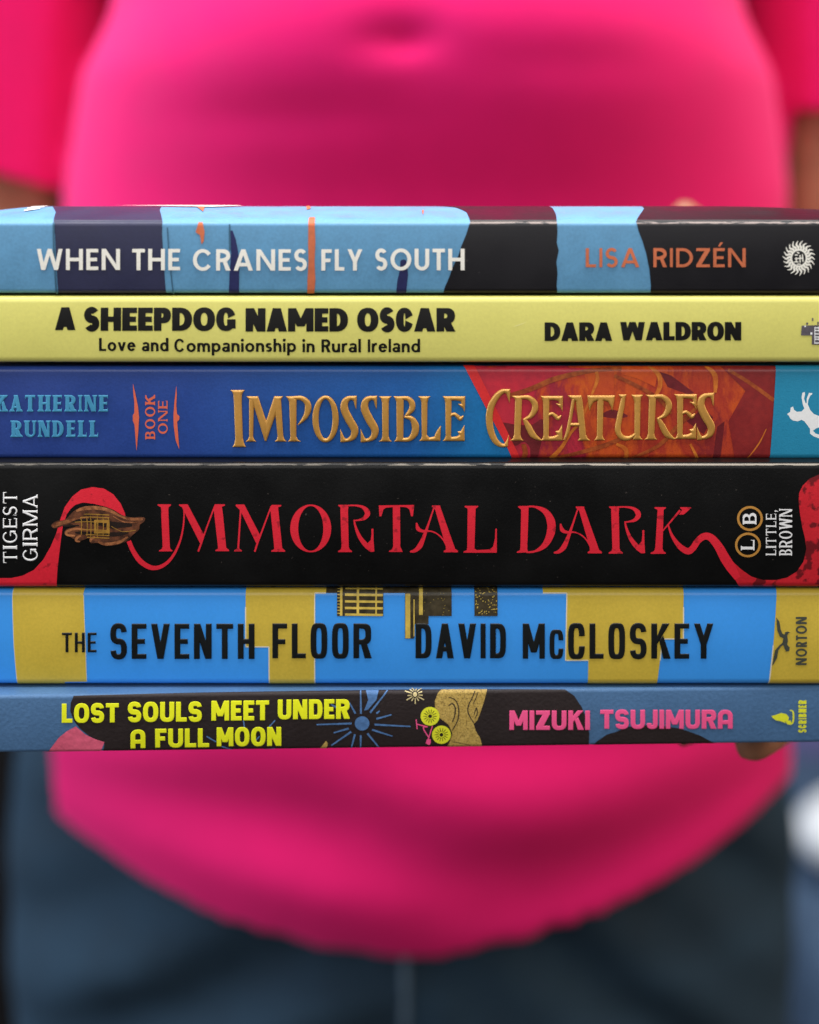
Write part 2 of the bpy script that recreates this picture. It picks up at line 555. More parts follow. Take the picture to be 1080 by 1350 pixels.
F_GEO = dict(W=dict(W=1.12, H=.74, E=.52, N=.80, T=.56, C=.84, R=.6, A=.82, S=.54, F=.5, L=.46, Y=.72, O=.94, U=.66, I=.13, D=.76, Z=.62, É=.52),
             w=.185, wh=.165, p=2.0, style='sans', tr=.15)
F_HEAVY = dict(W=dict(A=.92, S=.66, H=.86, E=.62, P=.72, D=.84, O=.92, G=.82, N=.9, M=1.15, C=.74, R=.80, W=1.35, L=.62),
               w=.33, wh=.235, p=2.2, style='heavy', tr=.045)
F_SUB = dict(W=dict(L=.5, o=.62, v=.58, e=.58, a=.52, n=.55, d=.6, C=.72, m=.86, p=.6, i=.17, s=.42, h=.54, R=.58, u=.54, r=.36, l=.17, I=.17),
             w=.20, wh=.165, p=2.0, style='sans', tr=.10)
F_DIN = dict(W=dict(T=.5, H=.5, E=.44, S=.5, V=.56, N=.53, F=.44, L=.42, O=.50, R=.53, D=.50, A=.56, I=.16, M=.66, C=.50, K=.55, Y=.58),
             w=.165, wh=.145, p=3.6, style='din', tr=.14)
F_CHUNK = dict(W=dict(L=.56, O=.80, S=.70, T=.68, U=.74, M=.92, E=.56, N=.78, D=.74, R=.74, A=.76, F=.56, Z=.70, K=.76, I=.24, J=.56, C=.72, B=.72),
               w=.25, wh=.215, p=2.5, style='chunk', tr=.09)
F_SERIF = dict(W=dict(K=.76, A=.78, T=.72, H=.80, E=.6, R=.72, I=.18, N=.78, U=.76, D=.78, L=.58, B=.64, O=.84, G=.80, S=.56, M=.98, W=1.15),
               w=.19, wh=.075, p=2.0, style='serif', tr=.24)
F_SERIF['W'][','] = .16


def text(s, x0, x1, yt, yb, font, rot=False, dy=0.0, w=None, small=None):
    """groups in photo pixels. upright: spans x0..x1, cap top yt, baseline yb (dy: baseline shift at the right end).
    rot: reads upwards, spans from y=yb (start) up to y=yt, cap top at x0, baseline at x1"""
    out = []
    cap = (yb - yt) if not rot else (x1 - x0)
    length = (x1 - x0) if not rot else (yb - yt)
    sc = [(small or {}).get(k, 1.0) for k in range(len(s))]
    Ws = [font['W'].get(c, .35) * sc[k] for k, c in enumerate(s)]
    tr = font['tr']
    total = sum(Ws) + tr * (len(s) - 1)
    k = length / (total * cap)
    u = 0.0
    ww = w or font['w']
    for q, c in enumerate(s):
        Wp = Ws[q] * k
        if c != ' ':
            kw = ww
            if font['W'].get(c, 1) < .3: kw = Wp / sc[q]
            for g in glyph(c, Wp / sc[q], kw, font['wh'] * ww / font['w'], font['p'], font['style'], sl=font.get('sl', .09), st=font.get('st', .045)):
                gg = []
                for sg, pts in g:
                    P = np.asarray(pts, float) * sc[q]
                    uu = (u + P[:, 0]) * cap; vv = P[:, 1] * cap
                    if rot:
                        X = x1 - vv; Y = yb - uu
                    else:
                        X = x0 + uu; Y = yb - vv + dy * uu / length
                    gg.append((sg, np.stack([X, Y], 1)))
                out.append(gg)
        u += Wp + tr * k
    return out


# ------------------------------------------------------------------ books
FWD = np.array([0, math.cos(TH), -math.sin(TH)])
UP = np.array([0, math.sin(TH), math.cos(TH)])


class Book:
    def __init__(self, name, label, y_off, pz_top, pz_bot, x0, x1, depth, yaw=0.0, r=0.0012, bow=0.0003,
                 rise=0.0, ridge=0.026, drop=0.0, group='paperbacks stacked in the hands', droop=0.0):
        self.r = r
        self.p0 = np.array([0.0, y_off, 0.0])
        self.rz = yaw
        self.ux = np.array([math.cos(yaw), math.sin(yaw), 0.0])
        self.nrm = np.array([math.sin(yaw), -math.cos(yaw), 0.0])
        self.zt = 0.0
        zt = self.hit(540, pz_top)[1]
        zb = self.hit(540, pz_bot)[1]
        if pz_top == 292: zt = 0.0
        self.zt, self.H = zt, zt - zb
        self.x0, self.x1, self.depth = x0, x1, depth
        self.pz_top = pz_top
        self.strip = rise > 0
        self.ridge = ridge
        self.droop = droop
        H = self.H
        self.root = empty(name, (0, y_off, zb), yaw)
        tag(self.root, label, 'book', group)
        # cross-section (y, z), z=0 at the top of the spine, from the back of the top cover round the spine
        pts = []
        for y in np.linspace(depth, r, 40):
            t = min(y / ridge, 1.0)
            z = rise * (1 - (1 - t) ** 2.2)
            if y > ridge: z -= drop * ((y - ridge) / (depth - ridge)) ** 1.15
            pts.append((y, z))
        n_top = len(pts)
        for a in np.linspace(0, math.pi / 2, 9)[1:]:
            pts.append((r - r * math.sin(a), -r + r * math.cos(a)))
        i_face = len(pts) - 1
        for t in np.linspace(0, 1, 14)[1:-1]:
            pts.append((-bow * 4 * t * (1 - t), -r - t * (H - 2 * r)))
        for a in np.linspace(0, math.pi / 2, 9):
            pts.append((r - r * math.cos(a), -(H - r) - r * math.sin(a)))
        for y in np.linspace(r, depth, 12)[1:]:
            pts.append((y, -H))
        P = np.array(pts)
        seg = np.linalg.norm(np.diff(P, axis=0), axis=1)
        s = np.concatenate([[0], np.cumsum(seg)])
        self.s = s - s[i_face] + r
        self.P = P
        T = np.gradient(P, axis=0); T /= np.linalg.norm(T, axis=1)[:, None]
        self.Nm = np.stack([T[:, 1], -T[:, 0]], 1)      # outward
        self.lift = 0.00004

    def hit(self, px, py):
        d = FWD + np.array([1, 0, 0]) * ((px - 540) / FPX) + UP * ((675 - py) / FPX)
        t = np.dot(self.p0 - CAM, self.nrm) / np.dot(d, self.nrm)
        q = CAM + d * t - self.p0
        return float(np.dot(q, self.ux)), float(q[2] + self.p0[2] - self.zt)

    def loc(self, pts):
        out = []
        for px, py in pts:
            x, z = self.hit(px, py)
            s = -z
            if self.strip and py < self.pz_top:
                x, _ = self.hit(px, self.pz_top)
                s = -(self.pz_top - py) / 17.0 * (self.ridge + .002)
                x = x * (1 + (-s) / DH)
            out.append((x, s))
        return np.array(out)

    def surf(self, x, s, h):
        y = np.interp(s, self.s, self.P[:, 0]); z = np.interp(s, self.s, self.P[:, 1])
        ny = np.interp(s, self.s, self.Nm[:, 0]); nz = np.interp(s, self.s, self.Nm[:, 1])
        y = y + ny * h; z = z + nz * h
        if self.droop:
            t = np.clip((-0.092 - x) / 0.02, 0, 1)
            z = z - self.droop * t * t * np.clip(-s / 0.01, 0, 1)
            t = np.clip((x - 0.075) / 0.04, 0, 1)
            z = z - self.droop * .7 * t * t * np.clip(-s / 0.01, 0, 1)
        return np.stack([x, y, z + self.H], 1)

    def cover(self, mat, paper, thick=0.00032):
        nx = 120
        xs = np.linspace(self.x0, self.x1, nx)
        m = len(self.s)
        X = np.repeat(xs, m); S = np.tile(self.s, nx)
        co = self.surf(X, S, np.zeros(len(X)))
        ci = self.surf(X, S, np.full(len(X), -thick))
        i, j = np.meshgrid(np.arange(nx - 1), np.arange(m - 1), indexing='ij')
        a = (i * m + j).ravel(); b = ((i + 1) * m + j).ravel()
        n = nx * m
        f1 = np.stack([a, a + 1, b + 1, b], 1)
        f2 = np.stack([a, b, b + 1, a + 1], 1) + n
        fs = [f1, f2]
        k = np.arange(m - 1)
        e0 = np.stack([k, k + n, k + 1 + n, k + 1], 1)
        l = (nx - 1) * m + k
        e1 = np.stack([l, l + 1, l + 1 + n, l + n], 1)
        ii = np.arange(nx - 1) * m
        e2 = np.stack([ii, ii + m, ii + m + n, ii + n], 1)
        jj = ii + m - 1
        e3 = np.stack([jj, jj + n, jj + m + n, jj + m], 1)
        me = mesh_np('cover', np.concatenate([co, ci]), fs + [e0, e1, e2, e3])
        me.flip_normals() if self._flip(me) else None
        link('cover', me, mat, self.root)
        # page block: follows the inside of the cover, a little short of its edges
        inset = 0.0006
        d2 = self.depth - 0.0015
        ys = np.linspace(0.0011, d2, 30)
        top = [self._ztop(y) - thick - .00025 for y in ys]
        xa, xb = self.x0 + inset, self.x1 - inset
        nx2 = 24
        xs = np.linspace(xa, xb, nx2)
        rows = []
        for x in xs:
            dz = 0.0
            if self.droop:
                t = min(max((-0.092 - x) / 0.02, 0), 1); dz = self.droop * t * t
                t = min(max((x - 0.075) / 0.04, 0), 1); dz = max(dz, self.droop * .7 * t * t)
            rows.append([(x, y, z + self.H - dz * min(y / .01, 1)) for y, z in zip(ys, top)] + [(x, y, thick + .0002) for y in ys[::-1]])
        co = np.array(rows).reshape(-1, 3); mm = len(rows[0])
        i, j = np.meshgrid(np.arange(nx2 - 1), np.arange(mm), indexing='ij')
        a = (i * mm + j).ravel(); a2 = (i * mm + (j + 1) % mm).ravel()
        f = np.stack([a, a2, a2 + mm, a + mm], 1)
        c0 = np.arange(mm)[None, :]; c1 = (np.arange(mm)[::-1] + (nx2 - 1) * mm)[None, :]
        me = mesh_np('page_block', co, [f, c0, c1])
        bm = bmesh.new(); bm.from_mesh(me); bmesh.ops.recalc_face_normals(bm, faces=bm.faces); bm.to_mesh(me); bm.free()
        link('page_block', me, paper, self.root, smooth=False)

    def _ztop(self, y):
        return float(np.interp(-y, -self.P[:40, 0], self.P[:40, 1]))

    def _flip(self, me):
        for p in me.polygons:
            c = p.center
            if abs(c.z - self.H / 2) < self.H * .2 and c.y < 0:
                return p.normal.y > 0
        return False

    def put(self, name, groups, mat, step=0.00009, bump=None, level=None, label=None):
        if level is None:
            self.lift += 0.000018
            level = self.lift
        gs = [[(sg, self.loc(p)) for sg, p in g] for g in groups]
        me = groups_to_mesh(name, gs, self.surf, level, step, bump)
        if me is None: return None
        # outward facing
        ny = np.zeros(len(me.polygons) * 3); me.polygons.foreach_get('normal', ny)
        if np.sum(ny[1::3]) > 0: me.flip_normals()
        o = link(name, me, mat, self.root)
        if label: o['label'] = label
        return o


def put_each(bk, name, groups, mat, step=.00009, **kw):
    for g in groups:
        bk.put(name, [g], mat, step, **kw)


def Z(ox, oy, k, pts):
    return [(ox + x / k, oy + y / k) for x, y in pts]


def P1(*polys):
    return [[(1, p)] for p in polys]


M_page = material('page_paper', (0.72, 0.66, 0.54, 1), .8, .12, 900, .0)
wv = M_page.node_tree
_tc = wv.nodes.new('ShaderNodeTexCoord'); _wa = wv.nodes.new('ShaderNodeTexWave'); _wa.bands_direction = 'Z'
_wa.inputs['Scale'].default_value = 900; _wa.inputs['Distortion'].default_value = 1.5
wv.links.new(_tc.outputs['Object'], _wa.inputs['Vector'])
_bp = wv.nodes.new('ShaderNodeBump'); _bp.inputs['Strength'].default_value = .5; _bp.inputs['Distance'].default_value = .0003
wv.links.new(_wa.outputs['Fac'], _bp.inputs['Height']); wv.links.new(_bp.outputs[0], wv.nodes['Principled BSDF'].inputs['Normal'])

EX = 260      # print runs this many pixels past the frame edge
L_, R_ = -60, 1140

# ---- top book: pale blue and black with brush strokes
b1 = Book('book', 'pale blue and black paperback with white title and orange author name, topmost of the stack', 0.0, 292, 386.6,
          -.1105, .1085, .130, rise=.0027, drop=.0075, droop=.0022)
blue1 = material('print_pale_blue', lin(92, 150, 190), .5, .10, 1400,.05, spec=.5, blotch=160)
navy1 = material('print_navy', lin(36, 38, 72), .5, .12, 1400, .05, spec=.45)
black1 = add_specks(material('print_black', lin(17, 15, 21), .42, .15, 1400, .05, spec=.35), lin(120, 112, 110), 700, .74, .6)
add_specks(black1, lin(200, 180, 172), 1500, .46, .4, (.2, 1, 1), edge=(b1.H - .0003, .00025))  # glint along the top corner put into the colour as pale flecks
orng1 = material('print_orange', lin(205, 112, 75), .5, .12, 900, .1)
cream1 = material('print_cream', lin(246, 243, 232), .5, .04, 1500, .05)
dnavy1 = material('print_dark_navy', lin(38, 42, 88), .5, .2, 700, .1)
seam1 = material('print_dim_teal', lin(60, 100, 125), .5, .1, 900, .1)
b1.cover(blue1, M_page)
b1.put('printed_panel', P1([(70, 278), (80, 276), (214, 276), (211, 284), (214, 292), (214, 310), (219, 389), (219, 392), (77, 392), (77, 389), (73, 310), (70, 292), (74, 286)]), navy1, .00012)
b1.put('printed_panel', P1([(620, 292), (615, 286), (600, 280), (580, 276), (560, 274), (720, 274), (728, 281), (733, 288), (734.5, 292), (735, 306), (734, 320), (736.5, 330), (733.5, 345), (735, 360), (734, 375), (735, 392), (584, 392), (586, 380), (592, 366), (597, 352), (604, 338), (608, 325), (615, 308)]),
       black1, .00012)
b1.put('printed_panel', P1([(839, 292), (846, 286), (849, 282), (846, 277), (838, 273), (1200, 273), (1200, 392), (858, 392), (858, 375), (856, 355), (852, 335), (847, 318), (842, 305)]), black1, .00012)
put_each(b1, 'brush_stroke', P1([(304, 304), (307, 304), (311, 315), (314, 330), (316, 345), (315, 392), (301.5, 392), (303, 360), (305, 335)],
                          [(528, 345), (534, 342), (537, 350), (538, 362), (535, 392), (522, 392), (524, 370), (527, 357)], ell(532, 345.5, 4.2, 3.6)), dnavy1)
put_each(b1, 'brush_stroke', P1([(408, 290), (415.5, 290), (416, 320), (415, 345), (416, 370), (414, 392), (405, 392), (405.5, 370), (407, 345), (406.5, 320)],
                          [(262, 293), (267, 293), (270, 305), (269, 318), (266, 322), (264, 310), (258, 306), (260, 300)],
                          [(404, 278), (408, 276), (410, 282), (405, 284)], [(260, 280), (272, 276), (268, 286)], [(556, 285), (559, 284), (558, 289)]), orng1)
put_each(b1, 'brush_stroke', P1([(33, 284), (54, 282), (53, 283.2), (32, 285.5)], [(37, 281.4), (60, 279.6), (59, 280.8), (36, 282.6)], [(42, 279.2), (64, 277.6), (63, 278.6), (41, 280.2)], [(150, 277), (250, 275), (310, 276), (320, 278), (280, 280), (200, 278)]), cream1)
put_each(b1, 'brush_stroke', P1(rib([(71, 294), (72, 330), (75, 390)], 2.5), rib([(303, 296), (303.5, 330)], 2.2), rib([(221, 300), (224, 340), (229, 390)], 1.5)), seam1)
t1 = text('WHEN', 49.5, 159, 328, 355.7, F_GEO) + text('THE', 175, 238, 328, 356, F_GEO) + text('CRANES', 255, 405, 328.5, 356.5, F_GEO) + \
    text('FLY', 424, 478, 328.5, 356.5, F_GEO) + text('SOUTH', 495, 612.5, 327.8, 356, F_GEO)
b1.put('title_lettering', t1, cream1, .00007)
b1.put('author_lettering', text('LISA', 772, 842.5, 327, 352, F_GEO, w=.17) + text('RIDZÉN', 861, 982.5, 327, 352, F_GEO, w=.17), orng1, .00007)
# sun-like emblem: ring of curling flames round a dark disc with a small face
ray = []
for k in range(22):
    a = k / 22 * 2 * math.pi
    c, s_ = math.cos(a), math.sin(a)
    pr = lambda r, t: (1052.5 + (r * 0.93) * math.cos(a + t), 340 + r * math.sin(a + t))
    ray.append([(1, rib([pr(10.5, 0), pr(14, .10), pr(18, -.06), pr(22.6 + (k % 2) * .8, .10)], [2.2, 3.0, 2.4, .5]))])
ray.append([(1, ell(1052.5, 340, 11.2, 11.8)), (-1, ell(1052.5, 340, 8.9, 9.6))])
for q in ([(1047, 336), (1051, 336)], [(1049, 339), (1049, 345)], [(1046, 345), (1052, 345)], [(1054, 336), (1054, 346)], [(1057, 335), (1058, 345)], [(1047, 341), (1058, 340)], [(1050, 332), (1053, 334)], [(1050, 348), (1055, 348)]):
    ray.append([(1, rib(q, 1.5))])
b1.put('emblem', ray, cream1, .00006)

# ---- second book: yellow
b2 = Book('book', 'pale yellow paperback with heavy black lettering and a small subtitle, second from the top', -.0008, 390.6, 478.2, -.113, .113, .133, r=.0016)
yel2 = material('print_yellow', lin(224, 218, 118), .40, .045, 1300, .07, 1500, coat=.4)
ink2 = material('print_black_ink', lin(18, 17, 15), .40, .1, 1500, .05)
b2.cover(yel2, M_page)
b2.put('scratch', P1(rib([(675, 431), (685, 428), (695, 424)], [.2, .9, .2])), material('print_scratch', lin(244, 240, 170), .4, .05, 900, .05))
t2 = text('A', 73, 100, 405, 435, F_HEAVY) + text('SHEEPDOG', 111, 311, 405.5, 436, F_HEAVY) + text('NAMED', 324, 459, 406.2, 437, F_HEAVY) + text('OSCAR', 471, 600, 406, 437, F_HEAVY)
b2.put('title_lettering', t2, ink2, .00007)
t2 = []
for wd, xa, xb, yy in (('Love', 131, 179, 462.6), ('and', 187.5, 222.5, 463), ('Companionship', 230, 390.5, 463.8), ('in', 399, 415, 464.3), ('Rural', 424, 476, 464.4), ('Ireland', 485, 554, 464.3)):
    t2 += text(wd, xa, xb, yy - 17.3, yy, F_SUB)
b2.put('subtitle_lettering', t2, ink2, .00006)
b2.put('author_lettering', text('DARA', 718, 807, 424.8, 449.3, F_HEAVY) + text('WALDRON', 817.5, 977, 424.3, 448.6, F_HEAVY), ink2, .00007)
grey2 = material('print_grey_violet', lin(98, 92, 100), .45, .3, 900, .05)
wht = material('print_white', lin(244, 246, 246), .45, .04, 1400, .05)
b2.put('emblem', P1([(1056.5, 429), (1100, 428), (1100, 455), (1070, 454), (1070, 442), (1055.5, 442)], rect(1062.5, 1065, 425, 428), rect(1070, 1072, 419, 423), rect(1077, 1079, 424, 428)), grey2)
b2.put('emblem_lettering', P1(*[rib([(1074, y), (1079.5, y)], 1.4) for y in (432, 435.5, 440, 444, 447, 452)], *[rib([(x, 431), (x, 453)], .9) for x in (1073.8,)], rib([(1079.5, 430), (1079.5, 438)], 1.2), rib([(1079.5, 443), (1079.5, 449)], 1.2),
                              rect(1068, 1070.5, 438, 441), rect(1060, 1062, 429, 431)), wht, .00006)

# ---- third book: blue with gold raised title
b3 = Book('book', 'blue and orange paperback with a raised gold title, third from the top', .0012, 483.4, 604.8, -.118, .114, .136, r=.0014)
blue3 = material('print_blue_gradient', lin(40, 70, 150), .40, .08, 1700, .12, 1900, coat=.35)
x_ramp(blue3, [(-.118, lin(44, 66, 138)), (-.055, lin(38, 72, 150)), (.0, lin(28, 96, 170)), (.02, lin(24, 118, 180)), (.1, lin(30, 125, 180))])
b3.cover(blue3, M_page)
red3 = material('print_crimson', lin(182, 38, 52), .40, .25, 1500, .15, coat=.25, col2=lin(205, 52, 48), blotch=45)
def painterly(m, stops):
    nt = m.node_tree; N, L = nt.nodes, nt.links
    b = N['Principled BSDF']
    tc = N.new('ShaderNodeTexCoord')
    mp = N.new('ShaderNodeMapping'); mp.inputs['Rotation'].default_value = (0, .5, 0); mp.inputs['Scale'].default_value = (1, 1, .45)
    L.new(tc.outputs['Object'], mp.inputs['Vector'])
    outs = []
    for sc_, amp, det in ((70, .075, 4), (260, .022, 6), (1100, .010, 2)):
        n = N.new('ShaderNodeTexNoise'); n.inputs['Scale'].default_value = sc_; n.inputs['Detail'].default_value = det; n.inputs['Distortion'].default_value = 1.2
        L.new(mp.outputs[0], n.inputs['Vector'])
        q = N.new('ShaderNodeMath'); q.operation = 'MULTIPLY_ADD'; q.inputs[1].default_value = amp; q.inputs[2].default_value = -amp / 2
        L.new(n.outputs['Fac'], q.inputs[0]); outs.append(q.outputs[0])
    sep = N.new('ShaderNodeSeparateXYZ'); L.new(tc.outputs['Object'], sep.inputs[0])
    cur = sep.outputs['X']
    for o_ in outs:
        a_ = N.new('ShaderNodeMath'); a_.operation = 'ADD'; L.new(cur, a_.inputs[0]); L.new(o_, a_.inputs[1]); cur = a_.outputs[0]
    r = N.new('ShaderNodeMapRange'); r.inputs['From Min'].default_value = stops[0][0]; r.inputs['From Max'].default_value = stops[-1][0]
    L.new(cur, r.inputs['Value'])
    cr = N.new('ShaderNodeValToRGB'); el = cr.color_ramp.elements
    while len(el) < len(stops): el.new(.5)
    for e, (x, c) in zip(el, stops):
        e.position = (x - stops[0][0]) / (stops[-1][0] - stops[0][0]); e.color = c
    L.new(r.outputs[0], cr.inputs[0]); L.new(cr.outputs[0], b.inputs['Base Color'])
    return m


painterly(red3, [(.008, lin(214, 48, 66)), (.030, lin(190, 42, 62)), (.037, lin(156, 36, 54)), (.043, lin(192, 66, 36)), (.050, lin(212, 92, 30)), (.056, lin(176, 62, 32)), (.062, lin(206, 84, 32)),
                 (.070, lin(168, 50, 36)), (.076, lin(186, 64, 36)), (.083, lin(142, 40, 40)), (.092, lin(158, 46, 40)), (.100, lin(112, 32, 36))])
or3 = material('print_rust_orange', lin(186, 62, 30), .40, .2, 1500, .15, coat=.25, col2=lin(214, 88, 26), blotch=70)
dr3 = material('print_dark_red', lin(122, 34, 34), .40, .2, 1500, .15, coat=.25, col2=lin(158, 48, 36), blotch=90)
vn3 = material('print_vein_brown', lin(128, 48, 30), .4, .2, 900, .12, coat=.25, col2=lin(186, 92, 38), blotch=260)
am3 = material('print_amber', lin(186, 84, 34), .4, .2, 900, .12, coat=.25, col2=lin(222, 132, 44), blotch=260)
br3 = material('print_scarlet', lin(220, 46, 48), .4, .1, 1500, .12, coat=.25)
mr3 = material('print_maroon', lin(112, 32, 38), .4, .2, 900, .12, coat=.25)
b3.put('printed_panel', P1([(612, 478), (1023.5, 478), (1014.5, 612), (682, 612)]), red3, .00012)
zz = lambda pts: Z(540, 480, 4, pts)
zy = lambda pts: Z(810, 480, 4, pts)
b3.put('printed_panel', P1(smooth_poly(zz([(480, 312), (560, 318), (640, 320), (700, 290), (705, 360), (690, 430), (672, 500), (640, 520), (634, 440), (600, 410), (560, 430), (520, 400)])), smooth_poly(zz([(1010, 270), (1060, 240), (1110, 250), (1150, 275), (1080, 285)])),
                           zy([(240, 40), (300, 60), (420, 150), (390, 160), (280, 120)]), zy([(380, 300), (470, 230), (520, 280), (470, 370), (430, 340)]), zy([(540, 330), (580, 300), (560, 500), (520, 500)])), mr3)
b3.put('printed_fold', P1(zz([(345, 18), (1000, 22), (880, 60), (640, 130), (430, 190)])), material('print_fold_red', lin(208, 44, 62), .4, .25, 600, .1, coat=.35, col2=lin(180, 38, 58), blotch=120), .00012)
b3.put('printed_fold', P1(zz([(995, 45), (1080, 20), (1075, 160), (930, 160), (975, 90)])), material('print_fold_orange', lin(206, 84, 34), .4, .25, 600, .1, coat=.35, col2=lin(186, 66, 34), blotch=120), .00012)
b3.put('printed_fold', P1(zy([(30, 5), (215, 12), (225, 60), (215, 120), (120, 75), (40, 55)])), material('print_fold_bright', lin(226, 96, 30), .4, .25, 600, .1, coat=.35, col2=lin(198, 70, 30), blotch=120), .00012)
b3.put('printed_fold', P1(zy([(560, 10), (850, 10), (830, 300), (812, 530), (640, 530), (600, 300), (690, 140)])), material('print_fold_dark', lin(126, 34, 36), .4, .25, 600, .1, coat=.35, col2=lin(150, 42, 40), blotch=120), .00012)
b3.put('printed_veins', P1(rib(zz([(530, 165), (640, 130), (760, 80), (900, 45), (1000, 30), (1120, 22)]), [6, 6.5, 7, 6, 5, 6]),
                           rib(zz([(770, 495), (900, 465), (1020, 430), (1120, 390)]), [4, 5, 6, 5]),
                           rib(zy([(0, 60), (110, 110), (230, 180), (300, 260)]), [4, 5, 5, 3]),
                           rib(zy([(90, 495), (230, 430), (330, 330), (480, 180)]), [3, 5, 6, 3]),
                           rib(zy([(600, 30), (700, 90), (840, 190)]), [4, 5, 5]),
                           rib(zz([(600, 420), (610, 470), (590, 520)]), [6, 7, 5])), vn3)
b3.put('printed_veins', P1(rib(zz([(985, 40), (990, 80), (960, 160), (900, 300), (850, 360), (800, 440), (745, 500)]), [4, 5, 3, 3, 4, 5, 7]),
                           rib(zy([(180, 10), (235, 60), (235, 130), (190, 200)]), [3, 6, 6, 2]), rib(zy([(480, 10), (530, 60), (530, 150)]), [3, 7, 4]),
                           rib(zy([(10, 420), (60, 450), (60, 510)]), [3, 6, 5]), rib(zy([(400, 420), (440, 500)]), [3, 4]),
                           rib(zy([(700, 500), (760, 420), (800, 340)]), [1, 2, 1])), am3)
b3.put('printed_border', P1([(609.5, 478), (624, 478), (650, 530), (690, 612), (679, 612), (668, 588), (640, 536)]), br3)
cy3 = material('print_cyan', lin(40, 140, 178), .42, .05, 1500, .15, coat=.2)
b3.put('printed_panel', P1([(1023.5, 478), (1200, 478), (1200, 612), (1014.5, 612)]), cy3, .00012)
horse = zy([(908, 262), (925, 250), (928, 228), (940, 222), (946, 240), (960, 250), (985, 248), (1000, 232), (992, 215), (985, 175), (990, 150), (1003, 146),
            (1003, 160), (998, 180), (1006, 205), (1012, 205), (1012, 180), (1025, 150), (1042, 152), (1040, 160), (1030, 165), (1020, 190), (1018, 210), (1030, 240), (1050, 262), (1095, 278),
            (1150, 290), (1150, 330), (1085, 330), (1060, 338), (1045, 350), (1060, 365), (1090, 374), (1078, 390), (1050, 380), (1030, 365), (1030, 340), (1015, 320), (1000, 300), (985, 292), (965, 300), (940, 296), (925, 285), (918, 270)])
b3.put('emblem', P1(horse), wht, .00006)
teal3 = material('print_teal', lin(72, 150, 190), .4, .08, 1500, .08)
F_A3 = dict(F_SERIF, w=.25, wh=.15, tr=.24, sl=.07, st=.06)
b3.put('author_lettering', text('KATHERINE', -4, 143, 520.5, 542.5, F_A3) + text('RUNDELL', 16, 130, 554, 576, F_A3), teal3, .00007, bump=(.0003, .00012))
cor3 = material('print_coral', lin(226, 108, 78), .42, .08, 1500, .08)
F_B3 = dict(F_SERIF, w=.22, wh=.11, tr=.2, sl=.08, st=.06)
b3.put('series_lettering', text('BOOK', 192, 205, 521, 578, F_B3, rot=True) + text('ONE', 209, 221.5, 528, 571.5, F_B3, rot=True), cor3, .00007)
b3.put('bracket_ornament', P1(Z(0, 480, 4, [(703, 100), (715, 150), (730, 220), (736, 280), (732, 350), (722, 460), (716, 380), (712, 320), (703, 295), (703, 268), (711, 255), (711, 200), (705, 150)]),
                              Z(0, 480, 4, [(932, 108), (934, 160), (932, 220), (936, 262), (948, 272), (948, 290), (936, 302), (940, 350), (947, 448), (928, 400), (918, 320), (917, 270), (922, 200)])), cor3, .00006)
gold3 = material('print_gold', lin(212, 156, 74), .30, .10, 1500, .03, coat=.3, metal=.35, spec=.5)
q2 = lambda pts: Z(270, 480, 4, pts)
q3 = zz
q4 = zy
ttl = []
ad = lambda *polys: ttl.append([(1, p) for p in polys])
ad(q2([(136, 135), (213, 135), (205, 146), (198, 160), (197, 200), (203, 390), (208, 413), (218, 436), (147, 436), (157, 418), (162, 390), (155, 200), (152, 160), (146, 146)]))
ad(q2([(235, 180), (262, 180), (257, 380), (262, 395), (273, 407), (216, 407), (228, 396), (235, 380)]), q2([(219, 168), (283, 168), (330, 310), (325, 405), (318, 405), (255, 205), (236, 186)]),
   q2([(367, 168), (400, 168), (398, 200), (326, 405), (319, 405), (317, 320)]), q2([(366, 195), (378, 168), (415, 168), (404, 186), (416, 380), (423, 396), (433, 407), (369, 407), (380, 396), (385, 380)]))
ad(q2([(428, 168), (472, 168), (486, 185), (484, 380), (493, 396), (509, 407), (438, 407), (449, 396), (452, 380), (446, 197), (438, 180)]), rib(q2([(465, 177), (510, 178), (540, 200), (546, 235), (530, 278), (492, 320)]), [4.5, 6, 8, 9, 6.5, .8]))
ttl.append([(1, ell(270 + 638 / 4, 480 + 288 / 4, 70 / 4, 124 / 4)), (-1, ell(270 + 638 / 4, 480 + 287 / 4, 36 / 4, 103 / 4))])
S_r = ([(790, 178), (765, 178), (742, 195), (737, 235), (762, 290), (790, 340), (785, 378), (757, 398), (722, 401)], [3.5, 6, 9, 10.5, 11, 10.5, 8.5, 5, 3])
S_t = [(768, 167), (803, 165), (800, 238), (794, 226), (785, 192), (770, 186)]
S_b = [(715, 338), (723, 355), (736, 384), (752, 396), (740, 411), (716, 411)]
for dx in (0, 107):
    sh = lambda pts: q2([(x + dx, y) for x, y in pts])
    ad(rib(sh(S_r[0]), S_r[1]), sh(S_t), sh(S_b))
ad(q2([(918, 168), (987, 168), (976, 181), (971, 200), (971, 380), (976, 396), (988, 407), (918, 407), (931, 396), (936, 380), (935, 200), (929, 181)]))
ad(q2([(994, 168), (1045, 168), (1050, 190), (1048, 390), (1045, 407), (998, 407), (1007, 396), (1012, 380), (1010, 197), (1003, 180)]), rib(q2([(1035, 178), (1070, 180), (1092, 202), (1092, 235), (1060, 272)]), [4.5, 6, 8, 8, 3]),
   rib(q2([(1052, 276), (1090, 285), (1110, 320), (1107, 362), (1078, 394), (1035, 397)]), [3, 6.5, 10, 9.5, 6, 4.5]))
ad(q3([(44, 168), (111, 168), (100, 182), (95, 200), (92, 372), (105, 385), (130, 380), (138, 360), (150, 340), (166, 320), (162, 404), (49, 404), (60, 393), (64, 380), (62, 200), (57, 182)]))
